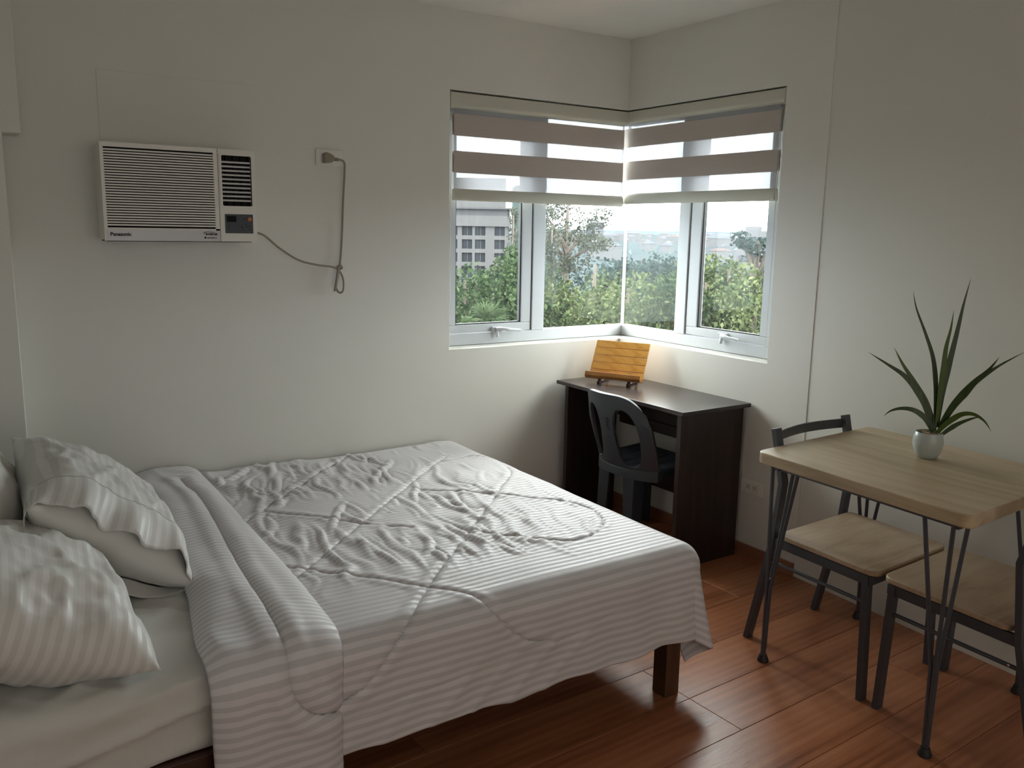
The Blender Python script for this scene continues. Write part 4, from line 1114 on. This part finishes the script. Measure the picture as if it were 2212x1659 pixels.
def tower(name, label, az, d, w, zt, mat, rows, cat='building', parts=True):
    a = math.radians(az); c = Vector((cam0.x+d*math.sin(a), cam0.y+d*math.cos(a), 0)); X = Vector((math.cos(a), -math.sin(a), 0)); Y_ = Vector((math.sin(a), math.cos(a), 0))
    t = thing(name, label, cat, (c.x, c.y, gz))
    T = lambda v: tuple(c+X*v[0]+Y_*v[1])[:2]+(v[2],)
    MB().box((-w/2, 0, gz), (w/2, w*.8, zt), T).build('wall', mat, t)
    MB().box((-w*.3, w*.2, zt), (w*.15, w*.6, zt+w*.12), T).build('roof_room', mat, t)
    hgt = zt-gz; n = rows
    for r in range(n):
        z = gz+hgt*(r+.35)/n
        MB().box((-w*.42, -.3, z), (w*.42, .1, z+hgt*.3/n), T).build('window_row', M['far_grey'], t)


TR = [
 ('tree beyond the left edge of the window, reaching past the air conditioner wall', 26.5, 27, .5, 3.2, 8, 'leaf_green', 4000, .26, 51),
 ('outermost tree on the left, hidden from the bed side', 21.5, 26, .2, 3.2, 8, 'leaf_yellow', 4000, .26, 52),
 ('bright green bushy tree low at the far left of the left window', 30.3, 26, .45, 3.2, 7, 'leaf_green', 7000, .26, 1),
 ('green broad tree below the grey apartment block, left of the cypress', 32.3, 32, .95, 2.5, 8, 'leaf_green', 5500, .26, 2),
 ('low light green tree at the bottom left of the left window', 31.2, 17, -.45, 2.0, 4, 'leaf_yellow', 5000, .17, 3),
 ('dark green tree behind the mullion of the left window', 34.9, 29, .60, 2.6, 8, 'leaf_green', 5500, .24, 4),
 ('large yellow green tree right of centre in the left fixed pane', 38.9, 27, .95, 2.9, 8, 'leaf_yellow', 9000, .24, 5),
 ('shaded dark tree at the bottom of the left fixed pane', 37.0, 20, -.75, 2.3, 5, 'leaf_dark', 5000, .18, 6),
 ('pale yellow green tree just right of the glass corner joint', 41.1, 24, .45, 2.0, 6, 'leaf_yellow', 5500, .20, 7),
 ('low yellowish tree at the bottom of the right fixed pane', 43.4, 20, -.65, 2.0, 5, 'leaf_yellow', 5500, .18, 8),
 ('dark blue green tree in the middle distance of the right fixed pane', 44.0, 75, -.3, 5.0, 12, 'leaf_dark', 5000, .55, 9),
 ('hazy dark tree crown below the city, right of the glass corner', 41.9, 120, -1.0, 6.0, 14, 'leaf_dark', 5000, .9, 10),
 ('leafy green tree at the left of the right hand sash', 46.1, 25, .60, 2.3, 7, 'leaf_green', 6500, .22, 11),
 ('tall yellow green tree in the middle of the right hand sash', 47.5, 26, .95, 2.0, 8, 'leaf_yellow', 6500, .22, 12),
 ('yellow green tree at the right edge of the right hand sash', 49.3, 23, .35, 2.4, 7, 'leaf_yellow', 6500, .20, 13),
 ('low bushy tree at the bottom left of the right hand sash', 45.5, 17, -.55, 2.0, 4, 'leaf_green', 5000, .16, 14),
 ('low bushy tree at the bottom right of the right hand sash', 48.3, 16.5, -.45, 2.0, 4, 'leaf_yellow', 5000, .16, 15),
 ('small bright shrub topped tree at the foot of the glass corner', 40.2, 16.5, -.80, 1.5, 3, 'leaf_yellow', 4000, .15, 16),
]
for lb, az, d, zt, r, h, m_, n_, lf_, sd_ in TR: tree(lb, az, d, zt, r, h, M[m_], int(n_*2.2), lf_*.66, sd_, cl=34)
tree('airy tall pine rising above the other trees in the left fixed pane', 37.0, 40, 3.3, 2.3, 5.0, M['leaf_olive'], 5200, .14, 31, cl=34, name='pine_tree', sparse=True, flat=.45)
tree('sparse dark branchy tree top at the right edge of the right window', 49.2, 30, 1.75, 1.2, 3.0, M['leaf_dark'], 900, .16, 33, cl=16, sparse=True, flat=.5)
cypress('brownish narrow cypress beside the grey apartment block', 33.45, 36, 2.45, 1.0, 13, M['leaf_olive'], 21)
cypress('narrow brownish cypress at the left edge of the left fixed pane', 36.0, 34, 1.9, .8, 12, M['leaf_olive'], 22)
# fan palm
def palm(az, d, z0):
    a = math.radians(az); x, y = cam0.x+d*math.sin(a), cam0.y+d*math.cos(a)
    t = thing('fan_palm', 'fan palm with spreading pale fronds among the trees, lower left window', 'palm', (x, y, gz))
    MB().tube([Vector((x, y, gz)), Vector((x, y, z0))], [.16, .11], 10).build('trunk', M['bark'], t, smooth=True)
    rn = random.Random(4)
    for i in range(16):
        aa = i*2*PI/16+rn.uniform(-.2, .2); el = rn.uniform(.1, 1.35); dr = Vector((math.cos(aa)*math.cos(el), math.sin(aa)*math.cos(el), math.sin(el)))
        base = Vector((x, y, z0)); tip = base+dr*.38
        b = MB(); b.tube([base, tip], [.015, .010], 5)
        sd = dr.cross(Vector((0, 0, 1))).normalized(); up_ = sd.cross(dr)
        for k in range(15):
            w = math.radians(-80+160*k/14); v_ = dr*math.cos(w)+sd*math.sin(w); L_ = .52*(.8+.2*math.cos(w))
            pr = up_.cross(v_).normalized()*.025
            e = tip+v_*L_-Vector((0, 0, .10)); m_ = tip+v_*L_*.5
            b.add([tip, m_+pr, e, m_-pr, m_-up_*.01], [(0, 1, 2, 4), (0, 4, 2, 3)])
        b.build('frond', M['leaf_green'], t)
palm(31.85, 21, -.95)
tower('netted_block', 'pale teal netted building edge above the brownish cypress, left window', 33.75, 240, 3.5, 13, M['teal_net'], 6)


# the building seen in the left window
def far_building():
    th_ = math.radians(33.2)
    c = Vector((cam0.x+200*math.sin(th_), cam0.y+200*math.cos(th_), 0))
    X = Vector((math.cos(th_), -math.sin(th_), 0)); Yb = Vector((math.sin(th_), math.cos(th_), 0))
    t = thing('apartment_building', 'grey concrete apartment block with rows of dark windows, seen in the left window', 'building', (c.x, c.y, gz))
    def T(v): q = c+X*v[0]+Yb*v[1]; return (q.x, q.y, v[2])
    MB().box((-26, .6, gz), (0, 16, 6.0), T).build('wall', M['concrete_d'], t)
    # windows rows: floor pitch 3.02 m
    cols = [-24.8, -21.3, -17.8, -14.3, -10.9, -7.9, -3.45]
    for r in range(5):
        zt = 2.15-r*3.02
        MB().box((-26, 0, zt-3.02), (0, .6, zt-2.10), T).build('spandrel', M['concrete'], t)
        for i, x in enumerate(cols[3:]):
            f = MB().box((x, .45, zt-2.10), (x+2.35, .62, zt), T).build('window', M['win_far'], t)
            MB().box((x+1.2, .38, zt-2.10), (x+1.3, .45, zt), T).build('glazing_bar', M['concrete'], f)
        for i, x in enumerate([q+2.35 for q in cols[2:]]):
            x2 = (cols[3:]+[0.0])[i]; 
            MB().box((x, 0, zt-2.10), (x2, .6, zt), T).build('pier', M['concrete'], t)
    MB().box((-26, -.5, 2.15), (.4, .6, 4.55), T).build('parapet', M['concrete'], t)
    MB().box((-26, -.1, 4.55), (-.5, .6, 6.0), T).build('upper_band', M['concrete_d'], t)
    MB().box((-26, -.9, 6.0), (.9, 16, 6.35), T).build('roof_slab', M['concrete_d'], t)
    MB().box((-26, 1.5, 6.35), (-1, 14, 13), T).build('penthouse', M['concrete'], t)
far_building()
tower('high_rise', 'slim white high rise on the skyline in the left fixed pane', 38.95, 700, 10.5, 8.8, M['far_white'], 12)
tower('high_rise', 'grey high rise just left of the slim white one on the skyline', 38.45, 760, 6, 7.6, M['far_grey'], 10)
tower('white_hall', 'large white building behind the branchy tree at the right of the right window', 49.0, 230, 9, 2.3, M['far_white'], 4)

# little houses of the far city: one shape each, in three sizes
def house_mesh(w, d, h, roof):
    b = MB().box((-w/2, -d/2, 0), (w/2, d/2, h)); me = mesh(b.v, b.f, 'house'); me.materials.append(M['far_white'])
    V = [(-w/2-.4, -d/2-.4, h), (w/2+.4, -d/2-.4, h), (w/2+.4, d/2+.4, h), (-w/2-.4, d/2+.4, h), (-w/4, 0, h+roof), (w/4, 0, h+roof)]
    r = mesh(V, [(0, 1, 5, 4), (1, 2, 5), (2, 3, 4, 5), (3, 0, 4)], 'roof'); return me, r
HM = [house_mesh(14, 10, 7, 3), house_mesh(22, 12, 10, 2), house_mesh(34, 18, 9, 4)]
RM = [M['far_white'], M['far_roof'], M['far_grey']]
roofs = {}
rng = np.random.default_rng(5)
placed = []
for i in range(900):
    if len(placed) >= 130: break
    d = 520*math.exp(rng.uniform(0, 1)**.8*1.75)
    if 690 < d < 740: continue
    az = rng.uniform(36, 54.5) if i % 5 else rng.uniform(28, 36)
    a = math.radians(az); x, y = cam0.x+d*math.sin(a), cam0.y+d*math.cos(a)
    if any((x-u_)**2+(y-v_)**2 < 42**2 for u_, v_ in placed): continue
    placed.append((x, y)); k = int(rng.integers(0, 3)); me, r = HM[k]; sc = float(rng.uniform(.55, .85))*(1+.4*(d > 1200))
    o = bpy.data.objects.new('house', me); COL.objects.link(o); o.location = (x, y, gz-1); o.rotation_euler = (0, 0, rng.uniform(0, 3)); o.scale = (sc, sc, sc*1.35)
    tag(o, 'tiny pale house of the distant city seen through the windows', 'house', 'houses of the distant city')
    j = int(rng.integers(0, 3)); 
    if (k, j) not in roofs: q = r.copy(); q.materials.append(RM[j]); roofs[(k, j)] = q
    p_ = bpy.data.objects.new('roof', roofs[(k, j)]); COL.objects.link(p_); p_.parent = o
# belts of distant trees
def belt(label, d, az0, az1, ztop, n, leaf_, mat, seed, thick=30, name='tree_belt'):
    rng = np.random.default_rng(seed); cl = []
    for k in range(60):
        a = math.radians(rng.uniform(az0, az1)); dd = d+rng.uniform(-thick, thick); r = rng.uniform(3.0, 6.0)*(d/150)**.4
        zt = ztop+rng.uniform(-2.5, 0)*(d/150)**.5
        cl.append(((cam0.x+dd*math.sin(a), cam0.y+dd*math.cos(a), zt-r), (r, r, r)))
        cl.append(((cam0.x+dd*math.sin(a), cam0.y+dd*math.cos(a), zt-2.2*r), (r*1.3, r*1.3, r*1.3)))
    o = link(name, leaves_mesh(cl, n, leaf_, rng), mat, None, kind='stuff'); tag(o, label, 'trees')

belt('band of dark treetops on the left in front of the grey apartment block', 140, 8, 33, -4.5, 6000, 1.2, M['leaf_dark'], 45, 25)
belt('band of dark treetops in the middle distance outside', 190, 35, 60, -3.6, 12000, 1.3, M['leaf_dark'], 41, 40)
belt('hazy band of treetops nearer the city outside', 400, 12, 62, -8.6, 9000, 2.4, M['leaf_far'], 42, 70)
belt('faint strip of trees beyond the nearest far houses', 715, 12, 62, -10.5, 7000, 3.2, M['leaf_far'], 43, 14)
